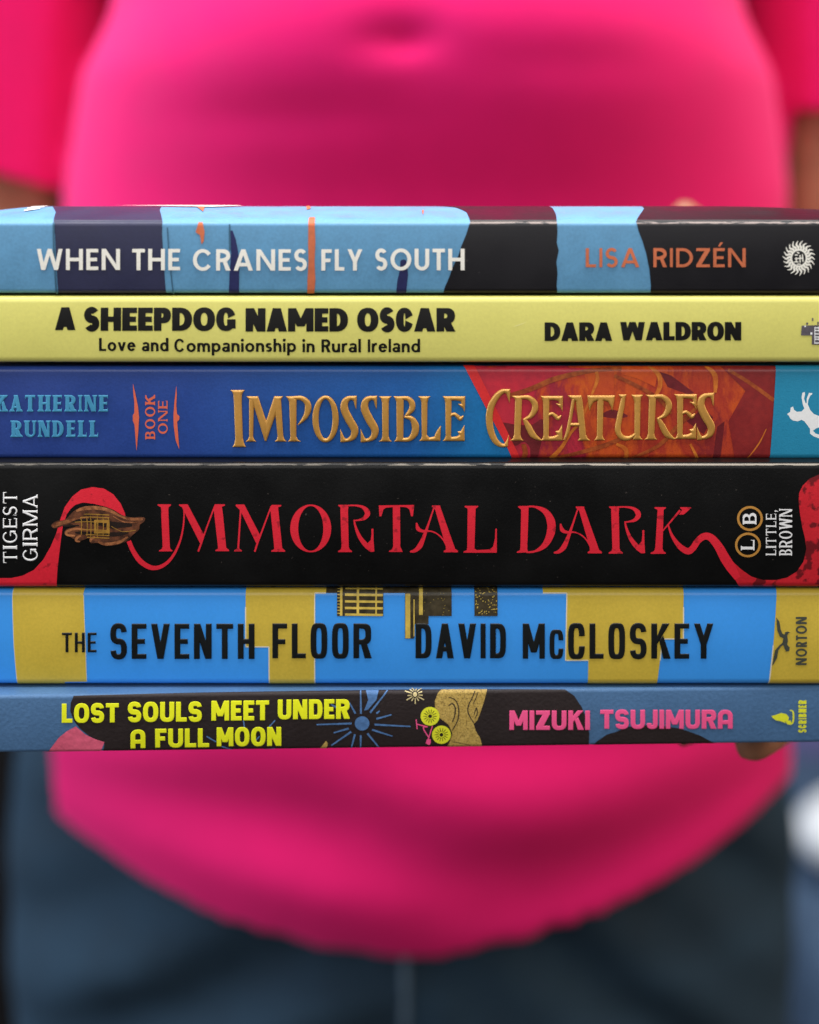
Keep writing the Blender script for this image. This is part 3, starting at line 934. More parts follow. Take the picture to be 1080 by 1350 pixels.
E_p = [[(174, 168), (232, 168), (222, 190), (219, 375), (227, 404), (174, 404), (185, 391), (190, 375), (188, 200), (183, 182)],
       [(215, 168), (294, 168), (291, 254), (281, 232), (254, 207), (273, 209), (270, 194), (240, 190), (215, 191)],
       [(213, 383), (245, 380), (262, 371), (252, 354), (270, 350), (289, 318), (291, 404), (213, 404)]]
E_m = ([(212, 272), (235, 262), (253, 274), (268, 285), (284, 270)], [3.5, 4.5, 5, 6, 1])
ad(*[q3(p) for p in E_p], rib(q3(E_m[0]), E_m[1]))
ad(rib(q3([(523, 144), (495, 141), (462, 165), (432, 215), (420, 275), (427, 345), (450, 400), (480, 425), (514, 428)]), [2.5, 6, 8, 9, 9.2, 9, 8, 6, 3]), q3([(498, 130), (531, 130), (528, 206), (520, 186), (510, 156), (498, 150)]), q3([(503, 438), (519, 432), (523, 368), (514, 395), (498, 420)]))
R_p = [(538, 165), (590, 165), (593, 185), (585, 370), (591, 390), (601, 402), (529, 402), (544, 389), (550, 370), (556, 187), (549, 176)]
R_b = ([(580, 175), (625, 175), (656, 200), (660, 235), (637, 273), (598, 291)], [4.5, 6, 8, 8.5, 6, 2])
R_l = ([(603, 284), (627, 330), (652, 373), (692, 399)], [4, 8.5, 8.5, 2])
ad(q3(R_p), rib(q3(R_b[0]), R_b[1]), rib(q3(R_l[0]), R_l[1]))
e2 = lambda pts, dx, dy: [(x + dx, y + dy) for x, y in pts]
ad(*[e2(q3(p), 128.75, -.5) for p in E_p], rib(e2(q3(E_m[0]), 128.75, -.5), E_m[1]))
ad(q3([(832, 163), (906, 163), (913, 200), (930, 370), (940, 389), (954, 402), (884, 402), (895, 388), (892, 340), (876, 195), (848, 180)]), rib(q3([(864, 178), (849, 270), (834, 350), (814, 401)]), [4.5, 4.5, 5, 3]), q3([(836, 308), (900, 308), (900, 326), (833, 326)]))
ad(q3([(935, 163), (1083, 163), (1079, 190), (1068, 247), (1060, 222), (1045, 196), (1022, 190), (1018, 375), (1023, 390), (1032, 400), (971, 400), (981, 389), (986, 375), (989, 190), (970, 198), (956, 222), (948, 247), (941, 202)]))
ad(rib(q4([(48, 163), (38, 220), (24, 290), (17, 345), (37, 382), (77, 388), (113, 362)]), [5, 7, 7.5, 8, 7, 5.5, 2.5]), q4([(20, 158), (64, 158), (56, 178), (30, 178)]), q4([(87, 160), (151, 160), (141, 175), (137, 195), (134, 375), (141, 388), (151, 397), (94, 397), (104, 372), (104, 197), (97, 176)]))
ad(e2(q3(R_p), 176.2, -1.2), rib(e2(q3(R_b[0]), 176.2, -1.2), R_b[1]), rib(e2(q3(R_l[0]), 176.2, -1.2), R_l[1]))
ad(*[e2(q3(p), 305, -2.8) for p in E_p], rib(e2(q3(E_m[0]), 305, -2.8), E_m[1]))
ad(rib(e2(q2(S_r[0]), 469.5, -3.5), S_r[1]), e2(q2(S_t), 470.5, -4), e2(q2(S_b), 469.5, -3))
b3.put('title_lettering', ttl, gold3, .00007, bump=(.00055, .00036))

# ---- fourth book: black with red lettering
b4 = Book('book', 'thick black paperback with blood red title lettering and a gold cuffed hand', -.0050, 610, 774.6, -.117, .115, .140, r=.0016, bow=.0006)
blk4 = material('print_gloss_black', lin(11, 11, 11), .36, .2, 1400, .10, 1600, coat=.0, spec=.2)
add_specks(blk4, lin(108, 98, 92), 1300, .72, .55, (.8, 1, 1.3))
add_specks(blk4, lin(200, 190, 174), 1200, .44, .5, (.12, 1, 1), edge=(b4.H - .00055, .00020))  # whitish scuffs plus a painted highlight along the top edge
red4 = add_specks(material('print_blood_red', lin(222, 38, 56), .42, .08, 1500, .10), lin(120, 24, 34), 420, .62, .6)
red4b = add_specks(material('print_mottled_red', lin(200, 34, 46), .42, .12, 1500, .10), lin(70, 16, 22), 260, .52, .8)
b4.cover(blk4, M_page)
z5 = lambda pts: Z(0, 605, 4, pts)
z6 = lambda pts: Z(200, 640, 4, pts)
z7 = lambda pts: Z(440, 640, 4, pts)
z8 = lambda pts: Z(670, 640, 4, pts)
za = lambda pts: Z(880, 605, 5.4, pts)
b4.put('printed_swash', P1(z5([(-400, 628), (0, 628), (60, 628), (120, 615), (180, 585), (230, 530), (270, 460), (300, 390), (320, 320), (345, 250), (385, 195), (430, 160), (490, 147), (550, 155), (600, 185), (640, 235), (660, 280), (665, 300), (640, 290), (600, 265), (560, 250), (500, 235),
                               (440, 228), (400, 240), (375, 262), (355, 290), (335, 350), (325, 420), (315, 500), (305, 580), (298, 672), (298, 690), (-400, 690)])), red4, .00012)
b4.put('printed_swash', P1(za([(355, 605), (395, 645), (430, 690), (470, 735), (530, 790), (600, 838), (680, 862), (770, 862), (850, 845), (920, 800), (965, 730), (985, 640), (975, 560), (955, 480), (940, 390), (930, 300), (935, 240), (960, 190), (1010, 140), (1080, 110), (1110, 100),
                               (1500, 60), (1500, 950), (540, 950), (515, 920), (455, 808), (400, 712), (362, 650)])), red4b, .00012)
T4 = []
a4 = lambda *polys: T4.append([(1, p) for p in polys])
a4(z6([(33, 97), (105, 97), (103, 104), (92, 112), (90, 125), (98, 320), (102, 333), (112, 340), (112, 345), (40, 345), (40, 340), (55, 333), (60, 320), (52, 125), (50, 112), (35, 104)]))
a4(z6([(147, 97), (192, 97), (280, 262), (262, 305), (256, 300), (162, 112), (147, 104)]), rib(z6([(335, 105), (290, 225), (264, 300), (247, 346)]), [1.9, 2.1, 2.4, 2.4]),
   z6([(335, 97), (388, 97), (388, 104), (372, 110), (378, 150), (395, 325), (410, 338), (410, 344), (338, 344), (338, 338), (352, 330), (348, 290), (330, 130), (328, 112)]))
a4(rib(z5([(682, 430), (703, 480), (740, 535), (788, 568), (832, 572), (880, 548), (920, 500), (952, 430), (968, 360), (973, 300), (972, 245)]), [6, 6.2, 7, 6.6, 5.4, 4.4, 3.4, 2.6, 2.1, 1.9, 1.7]))
a4(z6([(445, 98), (490, 98), (575, 262), (558, 305), (552, 300), (470, 130), (445, 106)]), rib(z6([(472, 115), (465, 220), (458, 330)]), [2.1, 2.3, 2.6]), z6([(436, 345), (478, 345), (477, 340), (464, 330), (452, 330), (437, 340)]),
   rib(z6([(632, 107), (590, 220), (560, 300), (545, 347)]), [1.9, 2.1, 2.4, 2.4]), z6([(635, 100), (685, 100), (685, 107), (668, 113), (672, 150), (690, 328), (705, 340), (705, 347), (632, 347), (632, 341), (648, 333), (645, 295), (628, 130), (626, 112)]))
T4.append([(1, ell(200 + 840 / 4, 640 + 224 / 4, 108 / 4, 126 / 4)), (-1, ell(200 + 840 / 4, 640 + 224 / 4, 66 / 4, 118 / 4))])
Rs = [[(25, 100), (70, 100), (78, 112), (76, 130), (80, 320), (85, 335), (97, 342), (97, 349), (23, 349), (23, 343), (38, 335), (42, 320), (36, 130), (36, 112), (25, 106)],
      [(150, 296), (180, 302), (196, 285), (200, 250), (199, 226), (210, 224), (211, 290), (215, 346), (195, 348), (168, 328)]]
Rb = ([(60, 104), (110, 103), (150, 110), (174, 130), (178, 150), (160, 171), (130, 180), (105, 182)], [2, 2, 3.6, 6.8, 7, 4.5, 2, 1.9])
Rl = ([(108, 180), (116, 215), (136, 265), (165, 305), (196, 335)], [1.6, 3, 5, 6.5, 6])
def putR(f, dx, dy):
    a4(*[e2(f(p), dx, dy) for p in Rs], rib(e2(f(Rb[0]), dx, dy), Rb[1]), rib(e2(f(Rl[0]), dx, dy), Rl[1]))
putR(z7, 0, 0)
a4(z7([(238, 103), (425, 100), (418, 160), (408, 160), (400, 125), (385, 113), (350, 110), (352, 320), (360, 338), (364, 348), (292, 348), (292, 342), (308, 335), (314, 318), (312, 112), (275, 115), (262, 125), (252, 160), (242, 160)]))
As = [[(518, 103), (562, 103), (562, 110), (640, 330), (655, 342), (655, 350), (580, 350), (580, 343), (592, 335), (590, 315), (535, 125), (518, 110)]]
Al = ([(530, 110), (500, 200), (475, 270), (455, 315), (430, 340), (402, 347)], [1.6, 2.6, 5, 7, 5, 1.6])
Ac = ([(437, 193), (445, 225), (470, 238), (510, 238), (545, 252), (575, 280), (592, 312)], [1.5, 5.5, 3.6, 1.8, 1.8, 1.8, 1.6])
for dx, dy in ((0, 0), (189.5, 1.4)):
    a4(*[e2(z7(p), dx, dy) for p in As], rib(e2(z7(Al[0]), dx, dy), Al[1]), rib(e2(z7(Ac[0]), dx, dy), Ac[1]))
a4(z7([(690, 105), (762, 105), (762, 111), (748, 120), (742, 330), (755, 338), (820, 335), (840, 320), (850, 275), (852, 225), (860, 224), (860, 352), (684, 352), (684, 346), (702, 338), (704, 320), (706, 120), (690, 112)]))
a4(z8([(52, 106), (105, 106), (107, 120), (100, 330), (105, 350), (45, 353), (45, 347), (62, 338), (64, 320), (68, 125), (52, 112)]), rib(z8([(95, 110), (140, 110), (195, 135), (224, 185), (224, 245), (195, 308), (145, 343), (95, 350)]), [2, 2.5, 7.5, 11, 11, 8, 3, 2]))
putR(z7, 356.5, 2)
a4(z8([(770, 112), (830, 112), (830, 118), (818, 126), (812, 330), (820, 346), (830, 352), (830, 358), (750, 358), (750, 352), (768, 344), (774, 325), (786, 126), (770, 118)]), rib(z8([(812, 238), (905, 128)]), [1.6, 2.8]), z8([(905, 112), (963, 112), (963, 116), (925, 150), (898, 152), (916, 126), (905, 118)]))
a4(rib(za([(2, 462), (20, 520), (50, 575), (95, 628), (145, 654), (180, 630), (215, 578), (262, 546), (310, 560), (362, 622), (405, 700), (450, 770), (500, 850)]), [1.6, 3, 5, 7.6, 8.6, 8.4, 8.4, 9, 10, 11.5, 13, 13, 8]))
b4.put('title_lettering', T4, red4, .00007)
skin4 = material('print_hand_brown', lin(44, 28, 22), .45, .35, 700, .1, col2=lin(120, 70, 44), blotch=420)
b4.put('printed_hand', P1(smooth_poly(z5([(275, 345), (300, 325), (345, 318), (375, 290), (400, 268), (450, 250), (520, 248), (580, 258), (640, 290), (690, 305), (760, 305), (765, 325), (740, 345), (735, 370), (700, 400), (680, 425), (630, 448), (560, 455), (520, 440), (480, 440), (475, 415), (440, 425), (410, 435), (395, 420), (360, 400), (342, 385), (360, 365), (400, 355), (395, 345), (350, 345), (300, 362), (280, 358)]), 4)), skin4, .00006)
lt4 = material('print_hand_light', lin(96, 54, 34), .45, .3, 900, .1, col2=lin(188, 120, 74), blotch=520)
b4.put('printed_hand', P1(rib(z5([(755, 315), (690, 314), (640, 300), (580, 270), (520, 256), (450, 258), (405, 272)]), [3, 3.5, 2.5, 4, 5, 5, 2.5]), rib(z5([(470, 308), (400, 318), (340, 332), (300, 344), (282, 352)]), [2, 4, 4.2, 5, 5]),
                          rib(z5([(470, 372), (400, 366), (355, 382), (360, 398), (400, 402)]), [1.5, 3, 3.5, 3, 2]), rib(z5([(430, 400), (410, 412), (405, 428), (425, 434)]), [2.5, 3.5, 3, 1.5]),
                          rib(z5([(505, 408), (485, 418), (480, 434)]), [3, 4, 2]), rib(z5([(520, 434), (560, 446), (630, 436), (678, 408)]), [2, 4, 4, 2]), rib(z5([(600, 300), (660, 330), (740, 330)]), [.8, 1.6, .8])), lt4, .00006)
dk4 = material('print_hand_shadow', lin(38, 26, 22), .45, .2, 900, .1)
b4.put('printed_hand', P1(rib(z5([(380, 330), (440, 320), (520, 330), (600, 345), (700, 345)]), [1, 5, 8, 9, 4]), rib(z5([(400, 385), (480, 390), (600, 395), (680, 385)]), [2, 5, 6, 3]), rib(z5([(340, 350), (420, 348)]), 2)), dk4, .00006)
gld4 = material('print_old_gold', lin(172, 128, 52), .4, .3, 700, .1, coat=.2)
gl = []
for y in (290, 305, 330, 372, 398, 412):
    gl.append([(1, rib(z5([(385 + abs(y - 340) * 1.2, y), (470, y - 2), (580, y + 3)]), [.6, 1.1, 1.4]))])
for x in (430, 460, 480, 515, 545, 575):
    gl.append([(1, rib(z5([(x, 292 + abs(x - 500) * .2), (x + 4, 340), (x + 2, 412 - abs(x - 500) * .2)]), [.8, 1.2, .8]))])
gl.append([(1, z5([(500, 318), (580, 318), (582, 390), (500, 390)])), (-1, z5([(512, 330), (566, 330), (566, 378), (512, 378)]))])
gl.append([(1, rib(z5([(590, 352), (650, 380), (720, 372)]), .7))])
b4.put('printed_hand', gl, gld4, .00006)
wht4 = material('print_silver_white', lin(238, 238, 238), .4, .05, 1400, .05)
F_N4 = dict(F_SERIF, w=.135, wh=.085, tr=.2, sl=.05, st=.04)
b4.put('author_lettering', text('TIGEST', 5, 23.5, 648.5, 741.5, F_N4, rot=True) + text('GIRMA', 31, 50.5, 652.5, 739, F_N4, rot=True), wht4, .00007, bump=(.0002, .00010))
b4.put('emblem', [[(1, ell(985.4, 717.6, 17, 16.4)), (-1, ell(985.4, 717.6, 13.9, 13.3))], [(1, ell(988, 682.8, 17, 16.4)), (-1, ell(988, 682.8, 13.9, 13.3))]], material('print_ring_gold', lin(190, 136, 62), .4, .1, 900, .05, coat=.3), .00006)
F_L4 = dict(F_SERIF, w=.2, wh=.11, tr=.1, sl=.07, st=.05)
b4.put('publisher_lettering', text('L', 976, 994, 711, 723.5, F_L4, rot=True) + text('B', 978.5, 996.5, 675.5, 689.5, F_L4, rot=True) +
       text('LITTLE,', 1009, 1022.5, 672, 731, F_N4, rot=True) + text('BROWN', 1026.5, 1043.5, 670.5, 731, F_N4, rot=True), wht4, .00006)

# ---- fifth book: sky blue and yellow blocks
b5 = Book('book', 'sky blue paperback with mustard yellow blocks and condensed black lettering', -.0036, 777.3, 903.2, -.111, .1125, .138, r=.0019, bow=.0005)
blue5 = material('print_sky_blue', lin(62, 156, 244), .38, .035, 1500, .05, coat=.45)
yel5 = material('print_mustard', lin(208, 180, 66), .40, .08, 1500, .06, coat=.4)
b5.cover(blue5, M_page)
pan = [[(17, 770), (111, 770), (110, 785), (113, 850), (114, 899), (85, 899.5), (85, 915), (23, 915), (23, 900), (19.5, 850), (17, 790)],
       [(324, 770), (430, 770), (430, 782), (415, 782), (415, 915), (355, 915), (355, 852), (324.5, 852), (324, 800)],
       [(716, 770), (902, 770), (901, 800), (900.5, 841.5), (873, 841.5), (870, 870), (865, 915), (775, 915), (775.5, 870), (745.5, 870), (747.5, 782), (716, 782)],
       [(1025, 770), (1200, 770), (1200, 915), (1013, 915), (1019, 850)]]
edge5 = material('print_pale_edge', lin(226, 218, 190), .45, .05, 1400, .05)
put_each(b5, 'printed_border', [[(1, rib(np.array(p)[[k % len(p), (k + 1) % len(p)]], 1.5)) for k in ks] for p, ks in ((pan[0], (2, 3, 4, 7, 8, 9, 10)), (pan[1], (2, 3, 5, 6, 7)), (pan[2], (2, 3, 4, 8, 9, 10)), (pan[3], (2, 3, 4)[:2]))], edge5, .00006)
put_each(b5, 'printed_panel', P1(*pan), yel5, .00012, level=.000075)
dk5 = material('print_umber', lin(62, 54, 36), .42, .5, 600, .1, coat=.2, blotch=420)
md5 = material('print_old_gold_photo', lin(206, 178, 80), .42, .3, 500, .1, coat=.2)
put_each(b5, 'printed_photograph', P1([(430, 770), (520, 770), (520, 782), (505.5, 782), (505.5, 811.5), (444.5, 811.5), (444.5, 782), (430, 782)], [(520, 770), (560, 770), (560, 811), (565, 811), (565, 822), (546, 822), (546, 841), (534, 841), (534, 782), (520, 782)],
                                [(556, 770), (595.5, 770), (595.5, 811.5), (556, 811.5)], [(625.5, 770), (656, 770), (656, 811.5), (625.5, 811.5)]), dk5, .00008)
wl = []
for x in (450, 472, 496):
    wl.append([(1, rib([(x, 772), (x, 811)], 3.2 if x < 490 else 2))])
for y in (775.5, 784, 792.5, 801, 809.5):
    wl.append([(1, rib([(455, y), (505, y + .6)], 3.0))])
wl += P1(rect(534.5, 541, 783, 840.5), rect(552.5, 557.5, 772, 810), rib([(546, 790), (546, 838)], 1.5))
for k in range(9):
    wl += P1(rib([(444.8, 776 + 4 * k), (449, 776 + 4 * k)], 1.0))
for k in range(70):
    x = rng.uniform(627, 655); y = rng.uniform(773, 810)
    wl += P1(ell(x, y, rng.uniform(.4, 1.1), rng.uniform(.4, .9), n=7))
for k in range(16):
    x = rng.uniform(558, 594); y = rng.uniform(776, 810)
    wl += P1(ell(x, y, .5, .4, n=6))
b5.put('printed_photograph', wl, md5, .00007)
ink5 = material('print_charcoal_gloss', lin(20, 23, 24), .30, .08, 1500, .03, coat=.2)
b5.put('title_lettering', text('THE', 82.5, 128, 833, 859, F_DIN, w=.15) + text('SEVENTH', 146, 336, 821.3, 867.8, F_DIN) + text('FLOOR', 359.5, 489.5, 821, 867, F_DIN), ink5, .00007, bump=(.0004, .00013))
b5.put('author_lettering', text('DAVID', 548, 667, 821, 867, F_DIN) + text('MCCLOSKEY', 689, 940, 821, 867.5, F_DIN, small={1: .82}), ink5, .00007, bump=(.0004, .00013))
grn5 = material('print_slate', lin(70, 74, 66), .35, .1, 1500, .05, coat=.3)
zb = lambda pts: Z(810, 770, 4, pts)
b5.put('emblem', P1(zb([(851, 172), (868, 195), (874, 235), (884, 258), (895, 262), (897, 250), (912, 246), (926, 252), (914, 256), (908, 268), (912, 295), (908, 315), (922, 330), (918, 350), (902, 352), (894, 335), (890, 318), (880, 320), (862, 345), (856, 385), (840, 415), (830, 428), (838, 380), (844, 345), (868, 318), (884, 304), (888, 282), (870, 272), (856, 240)])), grn5, .00006)
F_NO = dict(F_GEO, w=.19, wh=.17, tr=.16)
b5.put('publisher_lettering', text('NORTON', 1048.5, 1063, 812.5, 876, F_NO, rot=True), grn5, .00006)

# ---- sixth book: muted blue with neon lettering
b6 = Book('book', 'slate blue paperback with neon yellow title and pink author name, bottom of the stack', -.0062, 911, 986, -.113, .1105, .142, yaw=math.radians(2.0), r=.0010)
blue6 = material('print_slate_blue', lin(74, 110, 150), .52, .10, 1200, .35, 1100)
brn6 = material('print_dark_brown', lin(42, 34, 34), .52, .15, 1200, .35, 1100)
pnk6 = material('print_rose', lin(220, 96, 124), .52, .2, 700, .3, 1100)
gld6 = material('print_sand_gold', lin(168, 138, 66), .5, .35, 1600, .3, 1100, col2=lin(206, 176, 98))
add_specks(gld6, lin(96, 76, 40), 2600, .54, .6)
lime6 = material('print_lime', lin(228, 230, 52), .48, .08, 1500, .1)
neon6 = material('print_neon_yellow', lin(240, 244, 36), .48, .05, 1500, .05)
hot6 = material('print_hot_pink', lin(250, 92, 148), .48, .05, 1500, .05)
skyb6 = material('print_denim_blue', lin(84, 124, 176), .5, .25, 900, .2)
drk6 = material('print_line_brown', lin(52, 44, 38), .5, .1, 900, .1)
b6.cover(blue6, M_page)
y0 = lambda pts: Z(0, 895, 4, pts)
y1 = lambda pts: Z(270, 895, 4, pts)
y2 = lambda pts: Z(540, 895, 4, pts)
y3 = lambda pts: Z(810, 895, 4, pts)
put_each(b6, 'printed_panel', P1([(96, 921), (97, 917.5), (270, 912.5), (540, 907.5), (745, 909), (748, 911), (757, 917), (767, 932), (774, 950), (777, 968), (776, 995), (700, 1000), (133, 1010), (137, 985), (138, 980), (118, 970), (106, 960), (98, 950), (93, 937), (93.5, 926)],
                           [(775, 995), (786, 978), (800, 968), (812, 964.5), (826, 958), (860, 955), (897, 960), (922, 969), (942, 980), (950, 995)]), brn6, .00012)
b6.put('printed_shape', P1(y0([(240, 405), (310, 310), (352, 275), (402, 248), (450, 290), (500, 315), (552, 332), (545, 350), (528, 392), (528, 420), (240, 420)])), pnk6)
put_each(b6, 'printed_shape', P1(y2([(170, 55), (410, 55), (395, 110), (375, 170), (357, 215), (338, 236), (348, 270), (372, 310), (388, 370), (190, 370), (215, 325), (225, 282), (205, 238), (160, 205), (135, 165), (133, 115), (150, 75)]), y1([(605, 370), (640, 325), (650, 340), (640, 370)])), gld6)
b6.put('printed_lines', P1(rib(y2([(205, 140), (225, 128), (240, 150), (238, 190), (225, 225)]), [1, 1.6, 1.8, 1.6, 1]), rib(y2([(205, 95), (240, 110), (258, 150), (255, 210), (225, 270)]), [.8, 1.2, 1.5, 1.5, 1]),
                           rib(y2([(345, 65), (330, 100), (310, 140), (310, 180), (340, 232)]), [1.5, 1.3, 1.5, 1.5, 1]), rib(y2([(360, 70), (350, 100), (335, 130)]), 1), rib(y2([(340, 185), (352, 150), (356, 180), (345, 205)]), [1, 1.4, 1.4, 1]), rib(y2([(225, 330), (280, 340), (320, 350)]), .8)), drk6)
sun = [[(1, ell(477.5, 953, 9.6, 9.4))]]
for (x0_, y0_, x1_, y1_) in ((775, 232, 590, 238), (760, 258, 680, 282), (772, 276, 668, 350), (792, 290, 772, 368), (823, 295, 822, 368), (858, 285, 920, 362), (882, 265, 990, 300), (895, 238, 1085, 248), (905, 208, 985, 186), (872, 176, 965, 60), (824, 182, 822, 60), (795, 180, 762, 122), (905, 180, 922, 166), (700, 150, 665, 132)):
    sun.append([(1, rib(y1([(x0_, y0_), (x1_, y1_)]), [2.6, 1.6]))])
sun.append([(1, y1([(850, 60), (918, 60), (905, 110), (860, 160), (840, 165), (862, 110)]))])
for (x0_, y0_, x1_, y1_) in ((205, 215, 215, 290), (372, 215, 340, 250), (290, 300, 262, 330), (10, 300, 60, 330), (150, 375, 90, 355), (310, 375, 370, 365)):
    sun.append([(1, rib(y1([(x0_, y0_), (x1_, y1_)]), 1.6))])
b6.put('printed_starburst', sun, skyb6)
star = [[(1, ell(547.3, 915.5, 2.8, 2.8))]]
for k in range(13):
    a = k / 13 * 2 * math.pi + .1
    star.append([(1, rib([(547.3 + 4.2 * math.cos(a), 915.5 + 4.2 * math.sin(a)), (547.3 + (10 + 4 * (k % 2)) * math.cos(a), 915.5 + (9 + 3 * (k % 2)) * math.sin(a))], [.9, 1.5]))])
star += P1(rib([(300, 914), (330, 911)], .8))
star_extra = star.pop()
b6.put('printed_starburst', star, material('print_pale_straw', lin(224, 206, 150), .5, .1, 900, .1), .00006)
wh6 = []
for cx_, cy_ in ((567, 943.5), (582, 968)):
    g = [(1, ell(cx_, cy_, 12.4, 12.2)), (-1, ell(cx_, cy_, 2.6, 2.6, n=14))]
    for k in range(14):
        a = k / 14 * 2 * math.pi
        g.append((-1, rib([(cx_ + 3.6 * math.cos(a), cy_ + 3.6 * math.sin(a)), (cx_ + 9 * math.cos(a), cy_ + 9 * math.sin(a))], .9)))
    wh6.append(g)
b6.put('printed_bicycle', wh6, lime6, .00006, label='lime wheels of the small bicycle drawing')
bk = []
for q in ([(35, 210), (40, 262)], [(38, 235), (95, 250)], [(95, 250), (72, 255), (100, 305)], [(120, 245), (98, 318)], [(90, 325), (112, 318)], [(85, 335), (108, 345)]):
    bk += [[(1, rib(y2(q), 1.4))]]
bk += P1(ell(540 + 100 / 4, 895 + 330 / 4, 3, 4))
b6.put('printed_bicycle', bk, hot6, .00006, label='pink frame of the small bicycle drawing')
t6 = []
for wd, xa, xb, yt, yb in (('LOST', 82, 157, 927.3, 952.2), ('SOULS', 169, 266.5, 925.3, 951), ('MEET', 279, 355, 923.6, 949.3), ('UNDER', 366.5, 461, 922, 947.5), ('FULL', 205, 276, 960, 985.2), ('MOON', 286, 371, 958.2, 983.5), ('A', 172.5, 192, 961.2, 986.3)):
    t6 += text(wd, xa, xb, yt, yb, F_CHUNK, dy=-.6)
b6.put('title_lettering', t6, neon6, .00007, bump=(.0002, .00006))
b6.put('author_lettering', text('MIZUKI', 671.5, 777.5, 936, 961.5, F_CHUNK) + text('TSUJIMURA', 791, 965.5, 935, 960, F_CHUNK), hot6, .00007, bump=(.0002, .00006))
b6.put('emblem', P1(y3([(825, 192), (850, 186), (875, 176), (905, 182), (918, 200), (914, 218), (890, 222), (850, 215), (835, 205)]), rib(y3([(922, 162), (938, 168), (942, 200), (936, 230), (918, 236)]), [1, 2, 2.2, 2, 1]), y3([(900, 222), (925, 214), (932, 228), (912, 238)]), rib(y3([(870, 215), (900, 226)]), 1.5)), lime6, .00006)
F_SC = dict(F_CHUNK, w=.2, wh=.17, tr=.2)
b6.put('publisher_lettering', text('SCRIBNER', 1052, 1062.5, 922.5, 965, F_SC, rot=True), lime6, .00006)

Z_BOT = b6.zt - b6.H          # underside of the stack

# ------------------------------------------------------------------ person: body, shirt, jeans
def add_ball(bm, p, r, sub=2, scale=None):
    from mathutils import Matrix
    m = Matrix.Translation(p)
    if scale: m = m @ Matrix.Diagonal((*scale, 1))
    bmesh.ops.create_icosphere(bm, subdivisions=sub, radius=r, matrix=m)


def add_limb(bm, pts):
    """overlapping balls along (x, y, z, r) joints"""
    for (a, b) in zip(pts[:-1], pts[1:]):
        pa, pb = Vector(a[:3]), Vector(b[:3])
        n = max(2, int((pb - pa).length / (min(a[3], b[3]) * .2)) + 1)
        for k in range(n + 1):
            t = k / n
            add_ball(bm, pa.lerp(pb, t), a[3] * (1 - t) + b[3] * t, 2 if max(a[3], b[3]) > .02 else 1)


def fuse(name, bm, voxel, smooth_n=4):
    me = bpy.data.meshes.new(name)
    bm.to_mesh(me); bm.free()
    o = bpy.data.objects.new(name, me)
    COL.objects.link(o)
    r = o.modifiers.new('r', 'REMESH'); r.mode = 'VOXEL'; r.voxel_size = voxel
    s = o.modifiers.new('s', 'SMOOTH'); s.iterations = smooth_n; s.factor = .5
    dg = bpy.context.evaluated_depsgraph_get()
    out = bpy.data.meshes.new_from_object(o.evaluated_get(dg))
    bpy.data.objects.remove(o)
    out.name = name
    return out


def loft(bm, rings):
    vs = [[bm.verts.new(p) for p in r] for r in rings]
    n = len(rings[0])
    for a, b in zip(vs[:-1], vs[1:]):
        for k in range(n):
            bm.faces.new((a[k], a[(k + 1) % n], b[(k + 1) % n], b[k]))
    bm.faces.new(vs[0][::-1]); bm.faces.new(vs[-1])


CX, CY = 0.008, 0.385
def gauss(x, z, x0, z0, sx, sz):
    return math.exp(-((x - x0) / sx) ** 2 - ((z - z0) / sz) ** 2)


def torso_ring(z, n=96):
    zz_ = [-.36, -.33, -.30, -.25, -.20, -.12, -.05, 0, .05, .064, .077, .095, .12, .17, .22, .26, .29]
    a_ = [.207, .207, .206, .203, .192, .180, .172, .1685, .158, .150, .143, .140, .144, .152, .148, .115, .07]
    f_ = [.122, .127, .131, .132, .127, .113, .100, .106, .119, .120, .119, .114, .106, .09, .07, .055, .045]
    b_ = [.115, .110, .10, .09, .085, .085, .09, .095, .10, .103, .104, .105, .105, .10, .085, .065, .05]
    a = np.interp(z, zz_, a_); f = np.interp(z, zz_, f_); bk = np.interp(z, zz_, b_)
    ring = []
    for k in range(n):
        t = 2 * math.pi * k / n
        c, s = math.cos(t), math.sin(t)
        pw = .97 + .03 * max(0, min(1, (-.18 - z) / .12))
        x = a * math.copysign(abs(c) ** pw, c)
        y = (bk if s > 0 else f) * math.copysign(abs(s) ** pw, s)
        if s < 0:
            g = .011 * (gauss(x, z, -.075, .070, .07, .06) + gauss(x, z, .075, .070, .07, .06)) + .010 * gauss(x, z, 0, .055, .15, .06)
            g -= .008 * gauss(x, z, -.012, .058, .014, .005) + .003 * gauss(x, z, -.004, .075, .012, .03)
            g -= .0025 * gauss(x, z, .055, .050, .05, .007) + .003 * gauss(x, z, -.06, .030, .04, .006)
            g += .0020 * math.sin(z * 95 + x * 9 + 1.1 * math.sin(x * 22)) * max(0, min(1, (-z - .06) / .08)) * (1 - abs(c) ** 3)
            g += .0014 * math.sin(z * 60 - x * 30) * max(0, min(1, (-z - .1) / .08))
            y -= g * min(1, -s * 1.6)
        lo = max(0, min(1, (-.20 - z) / .13))
        cx = CX - (CX + .003) * max(0, min(1, -z / .2))
        ring.append((cx + x, CY + y, z + lo * lo * .064 * (abs(x) / .19) ** 1.7))
    return ring


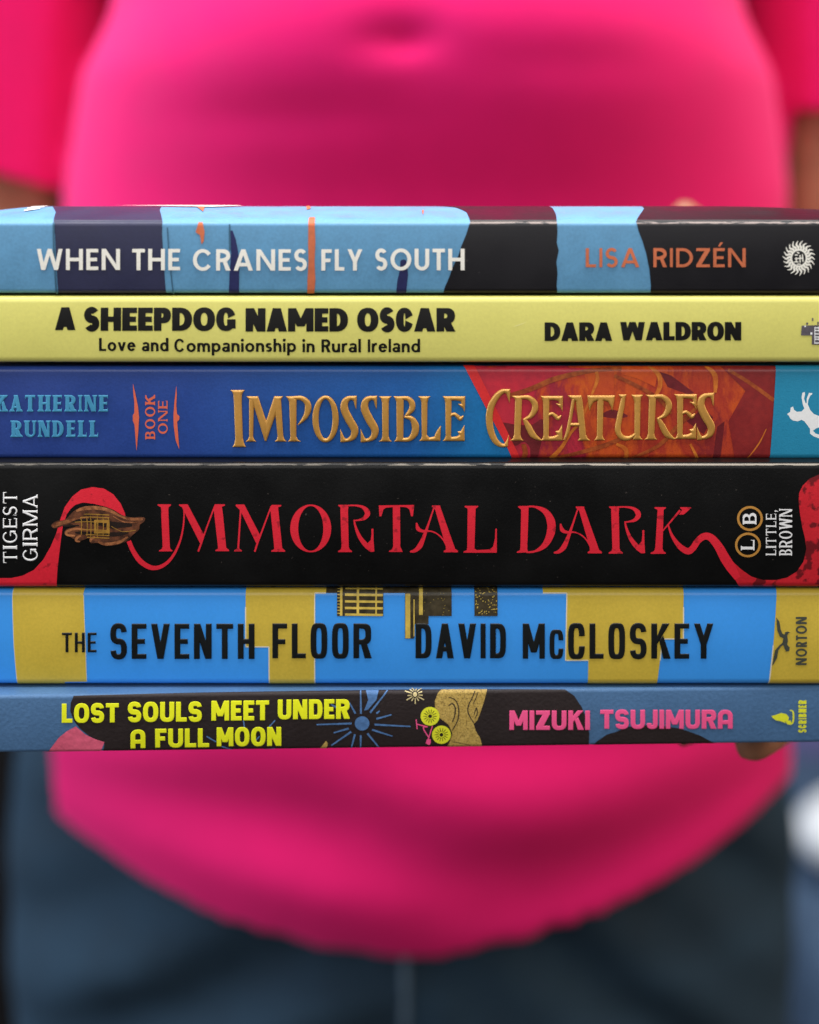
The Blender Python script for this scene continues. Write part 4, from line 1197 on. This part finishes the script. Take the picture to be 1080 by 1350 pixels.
M_skin = material('skin', (0.33, 0.15, 0.085, 1), .45, .12, 120, .15, 700)
M_skin.node_tree.nodes['Principled BSDF'].inputs['Subsurface Weight'].default_value = .15
M_skin.node_tree.nodes['Principled BSDF'].inputs['Subsurface Radius'].default_value = (.004, .0015, .0008)
M_shirt = material('pink_jersey', (0.72, 0.008, 0.140, 1), .75, .05, 900, .2, 1300, sheen=.18, spec=.12)
M_shirt.node_tree.nodes['Principled BSDF'].inputs['Sheen Tint'].default_value = (1, .45, .75, 1)
M_jeans = material('dark_denim', (0.018, 0.038, 0.060, 1), .85, .3, 900, .3, 1200, sheen=0.0, spec=.15, blotch=22)

bm = bmesh.new()
loft(bm, [[((x - CX) * .90 + CX, CY + (y - CY) * (.72 if y < CY else .92), z) for x, y, z in torso_ring(z, 48)] for z in np.linspace(-.33, .285, 40)])
loft(bm, [[(CX + .155 * math.cos(t), CY + .10 * math.sin(t), z) for t in np.linspace(0, 2 * math.pi, 40)[:-1]] for z in np.linspace(-.46, -.30, 8)])
add_limb(bm, [(CX, .405, .26, .052), (CX, .405, .36, .05)])
ZB = Z_BOT
for sd in (-1, 1):
    k = sd
    add_limb(bm, [(CX + k * .145, .40, .225, .05), (CX + k * .186, .415, .19, .053), (CX + k * .203, .425, .08, .047), (CX + k * .207, .420, -.06, .042), (CX + k * .207, .40, -.078, .040)])
    if sd > 0:
        wr = (.150, .165, -.072)
        add_limb(bm, [(CX + .207, .40, -.078, .040), (.205, .30, -.078, .040), (.175, .21, -.074, .030), (*wr, .025)])
        kn = [(.1275, .062, ZB + .030), (.1275, .080, ZB + .026), (.1275, .098, ZB + .028), (.1275, .116, ZB + .034)]
        tips = [((.1245, .056, ZB - .004), (.108, .043, ZB - .0082), (.0928, .0190, ZB - .0072)),
                ((.1250, .072, ZB - .005), (.102, .060, ZB - .0090), (.0765, .036, ZB - .0085)),
                ((.1255, .092, ZB - .006), (.106, .083, ZB - .0090), (.082, .068, ZB - .0090)),
                ((.1255, .112, ZB - .004), (.110, .106, ZB - .0080), (.090, .096, ZB - .0080))]
        rr = (.0080, .0084, .0080, .0070)
        th = [(*wr, .018), (.138, .166, -.050, .014), (.113, .160, -.028, .0105), (.0975, .155, -.013, .0088), (.0915, .152, -.0055, .0074)]
    else:
        wr = (-.152, .18, -.10)
        add_limb(bm, [(CX - .207, .40, -.078, .040), (-.204, .30, -.085, .040), (-.178, .22, -.098, .030), (*wr, .025)])
        kn = [(-.131, .070, ZB + .028), (-.131, .090, ZB + .026), (-.131, .111, ZB + .028), (-.131, .130, ZB + .034)]
        tips = [((-.128, .064, ZB - .006), (-.108, .058, ZB - .0090), (-.084, .052, ZB - .0090)),
                ((-.128, .086, ZB - .006), (-.106, .080, ZB - .0090), (-.080, .074, ZB - .0090)),
                ((-.128, .108, ZB - .006), (-.107, .103, ZB - .0090), (-.084, .098, ZB - .0090)),
                ((-.128, .128, ZB - .004), (-.112, .125, ZB - .0080), (-.094, .120, ZB - .0080))]
        rr = (.0080, .0084, .0080, .0070)
        th = [(*wr, .018), (-.138, .145, -.085, .014), (-.1305, .112, -.066, .0105), (-.1285, .085, -.050, .0088), (-.127, .062, -.040, .0075)]
    for q, (kp, tp, r_) in enumerate(zip(kn, tips, rr)):
        add_limb(bm, [(*wr, .019), (*kp, .0115)])
        add_limb(bm, [(*kp, .0100), (*tp[0], r_ + .0005), (*tp[1], r_), (*tp[2], r_ - .0006)])
    add_limb(bm, th)
    add_limb(bm, [(CX + k * .088, .39, -.42, .088), (CX + k * .092, .39, -.60, .072), (CX + k * .088, .385, -.72, .056), (CX + k * .088, .40, -.86, .054), (CX + k * .088, .405, -1.02, .036), (CX + k * .09, .40, -1.07, .04)])
    add_limb(bm, [(CX + k * .09, .42, -1.085, .034), (CX + k * .098, .32, -1.095, .03), (CX + k * .104, .25, -1.10, .024)])
body = link('person', fuse('person', bm, .0032, 3), M_skin)
tag(body, 'person in a hot pink t-shirt and dark jeans, holding the stack of paperbacks', 'person')

bm = bmesh.new()
hem = lambda x: 0.0
rings = [torso_ring(z, 128) for z in np.linspace(-.332, .285, 120)]
loft(bm, rings)
add_limb(bm, [(CX - .12, .40, .225, .056), (CX - .186, .415, .195, .064), (CX - .204, .425, .10, .060), (CX - .212, .425, .000, .057)])
add_limb(bm, [(CX + .12, .40, .225, .056), (CX + .186, .415, .195, .064), (CX + .204, .425, .11, .060), (CX + .212, .425, .02, .057)])
# cut the sleeve ends square, a little higher on the outside
tmp = fuse('t_shirt', bm, .0032, 9)
bm = bmesh.new(); bm.from_mesh(tmp)
for sd, zc_, slope in ((-1, .010, .30), (1, .036, .05)):
    co = Vector((CX + sd * .212, .425, zc_))
    no = Vector((sd * slope, 0, -1)).normalized()
    sel = [f for f in bm.faces if (f.calc_center_median().x - CX) * sd > .172 and f.calc_center_median().z < .12]
    geom = list({v for f in sel for v in f.verts}) + list({e for f in sel for e in f.edges}) + sel
    bmesh.ops.bisect_plane(bm, geom=geom, plane_co=co, plane_no=no, clear_outer=True)
bm.to_mesh(tmp); bm.free()
shirt = link('t_shirt', tmp, M_shirt, body)
sol = shirt.modifiers.new('cloth', 'SOLIDIFY'); sol.thickness = .0015; sol.offset = -1

bm = bmesh.new()
def hip_ring(z, n=96):
    zz_ = [-.50, -.46, -.42, -.36, -.315, -.275, -.22]
    a = np.interp(z, zz_, [.196, .198, .201, .202, .199, .194, .162]); f = np.interp(z, zz_, [.108, .112, .114, .110, .096, .088, .08]); bk = np.interp(z, zz_, [.13, .135, .13, .118, .10, .09, .08])
    out = []
    for k in range(n):
        t = 2 * math.pi * k / n
        c, s = math.cos(t), math.sin(t)
        x = a * math.copysign(abs(c) ** .88, c); y = (bk if s > 0 else f) * math.copysign(abs(s) ** .95, s)
        if s < 0:
            u = abs(x)
            g = .0032 * math.sin((z * 70 + u * 55)) * min(1, u / .05) + .0025 * math.sin(z * 120 + u * 80 + x * 30)
            g -= .010 * math.exp(-(x / .018) ** 2) * max(0, min(1, (-z - .40) / .05))
            y -= g
        out.append((x - .004, CY + y, z))
    return out
loft(bm, [hip_ring(z) for z in np.linspace(-.48, -.22, 60)])
for k in (-1, 1):
    add_limb(bm, [(CX + k * .100, .39, -.45, .097), (CX + k * .100, .39, -.60, .084), (CX + k * .094, .385, -.74, .072), (CX + k * .092, .39, -.88, .066), (CX + k * .090, .40, -1.02, .064)])
jeans = link('jeans', fuse('jeans', bm, .0036, 3), M_jeans, body)
# raised stitched fly seam down the front
bm = bmesh.new()
add_limb(bm, [(CX - .010, hip_ring(z)[72][1] + .0006, z, .0022) for z in np.linspace(-.30, -.44, 12)])
link('fly_seam', fuse('fly_seam', bm, .0009, 2), material('seam_denim', (0.10, 0.15, 0.20, 1), .85, .2, 900, .2), jeans)
bm = bmesh.new()
for k in (-1, 1):
    add_limb(bm, [(CX + k * .09, .43, -1.085, .040), (CX + k * .098, .32, -1.092, .036), (CX + k * .104, .24, -1.098, .030)])
    me = fuse('shoe', bm, .004, 3)
    link('shoe', me, material('shoe_leather', (.03, .03, .03, 1), .5, .1, 300, .1), body)
    bm = bmesh.new()
bm.free()

# ------------------------------------------------------------------ blurred surroundings
FLOOR = -1.13
def box(bm, x0, x1, y0_, y1_, z0, z1, bev=0.0, seg=3):
    r = bmesh.ops.create_cube(bm, size=1)
    vs = r['verts']
    for v in vs:
        v.co = ((x0 + x1) / 2 + v.co.x * (x1 - x0), (y0_ + y1_) / 2 + v.co.y * (y1_ - y0_), (z0 + z1) / 2 + v.co.z * (z1 - z0))
    if bev:
        bmesh.ops.bevel(bm, geom=list({e for v in vs for e in v.link_edges}), offset=bev, segments=seg, affect='EDGES', profile=.5)


def boxes(name, specs, mat, parent, bev=.01):
    bm = bmesh.new()
    for s in specs: box(bm, *s, bev)
    me = bpy.data.meshes.new(name); bm.to_mesh(me); bm.free()
    return link(name, me, mat, parent)


M_floor = material('floor_brown', (0.06, 0.045, 0.035, 1), .6, .3, 60, .1, 200, blotch=4)
bm = bmesh.new()
bmesh.ops.create_grid(bm, x_segments=4, y_segments=4, size=4)
me = bpy.data.meshes.new('floor'); bm.to_mesh(me); bm.free()
fl = link('floor', me, M_floor); fl.location = (0, 1.0, FLOOR); tag(fl, kind='structure')
M_wall = material('wall_paint', (0.62, 0.58, 0.54, 1), .8, .05, 40, .1, 200)
w = boxes('back_wall', [(-4, 4, 3.2, 3.3, FLOOR, 1.6)], M_wall, None, .005)
tag(w, 'pale plain wall far behind the person, out of focus', 'wall')

M_blk = material('cabinet_black', (.006, .006, .007, 1), .6, .2, 60, .1)
cab = empty('cabinet', (-.815, 1.45, FLOOR))
tag(cab, 'black cabinet standing behind the hip in grey-blue shadow, out of focus', 'cabinet')
boxes('carcass', [(-.62, .41, -.25, .25, .06, 1.02)], M_blk, cab, .006)
boxes('door', [(-.60, -.11, -.272, -.252, .08, 1.0)], M_blk, cab, .004)
boxes('door', [(-.095, .395, -.272, -.252, .08, 1.0)], M_blk, cab, .004)
boxes('plinth', [(-.60, .39, -.22, .22, 0, .06)], M_blk, cab, .002)

M_bl = material('bench_blue', (.055, .095, .16, 1), .8, .15, 60, .2, 300)
M_vi = material('bench_violet', (.13, .12, .28, 1), .8, .15, 60, .2, 300)
M_wh = material('cushion_white', (.80, .83, .85, 1), .8, .03, 60, .1)
M_leg = material('bench_leg', (.05, .035, .03, 1), .5, .1, 60, .1)
ch = empty('bench', (.80, 1.25, FLOOR))
tag(ch, 'low blue upholstered bench with a violet back, behind the hip and badly out of focus', 'bench')
boxes('seat', [(-.425, .45, -.27, .28, .27, .42)], M_bl, ch, .03)
boxes('backrest', [(-.43, .46, .28, .38, .30, .80)], M_vi, ch, .03)
for x in (-.40, .38):
    for y in (-.24, .30): boxes('leg', [(x, x + .045, y, y + .045, 0, .27)], M_leg, ch, .004)
bm = bmesh.new(); add_ball(bm, (0, 0, 0), .06, 4, (2.6, 1.5, 1.0))
me = bpy.data.meshes.new('cushion'); bm.to_mesh(me); bm.free()
cu = link('cushion', me, M_wh); cu.location = (.545, 1.14, FLOOR + .42 + .056)
tag(cu, 'small white cushion lying on the blue bench, badly out of focus', 'cushion')
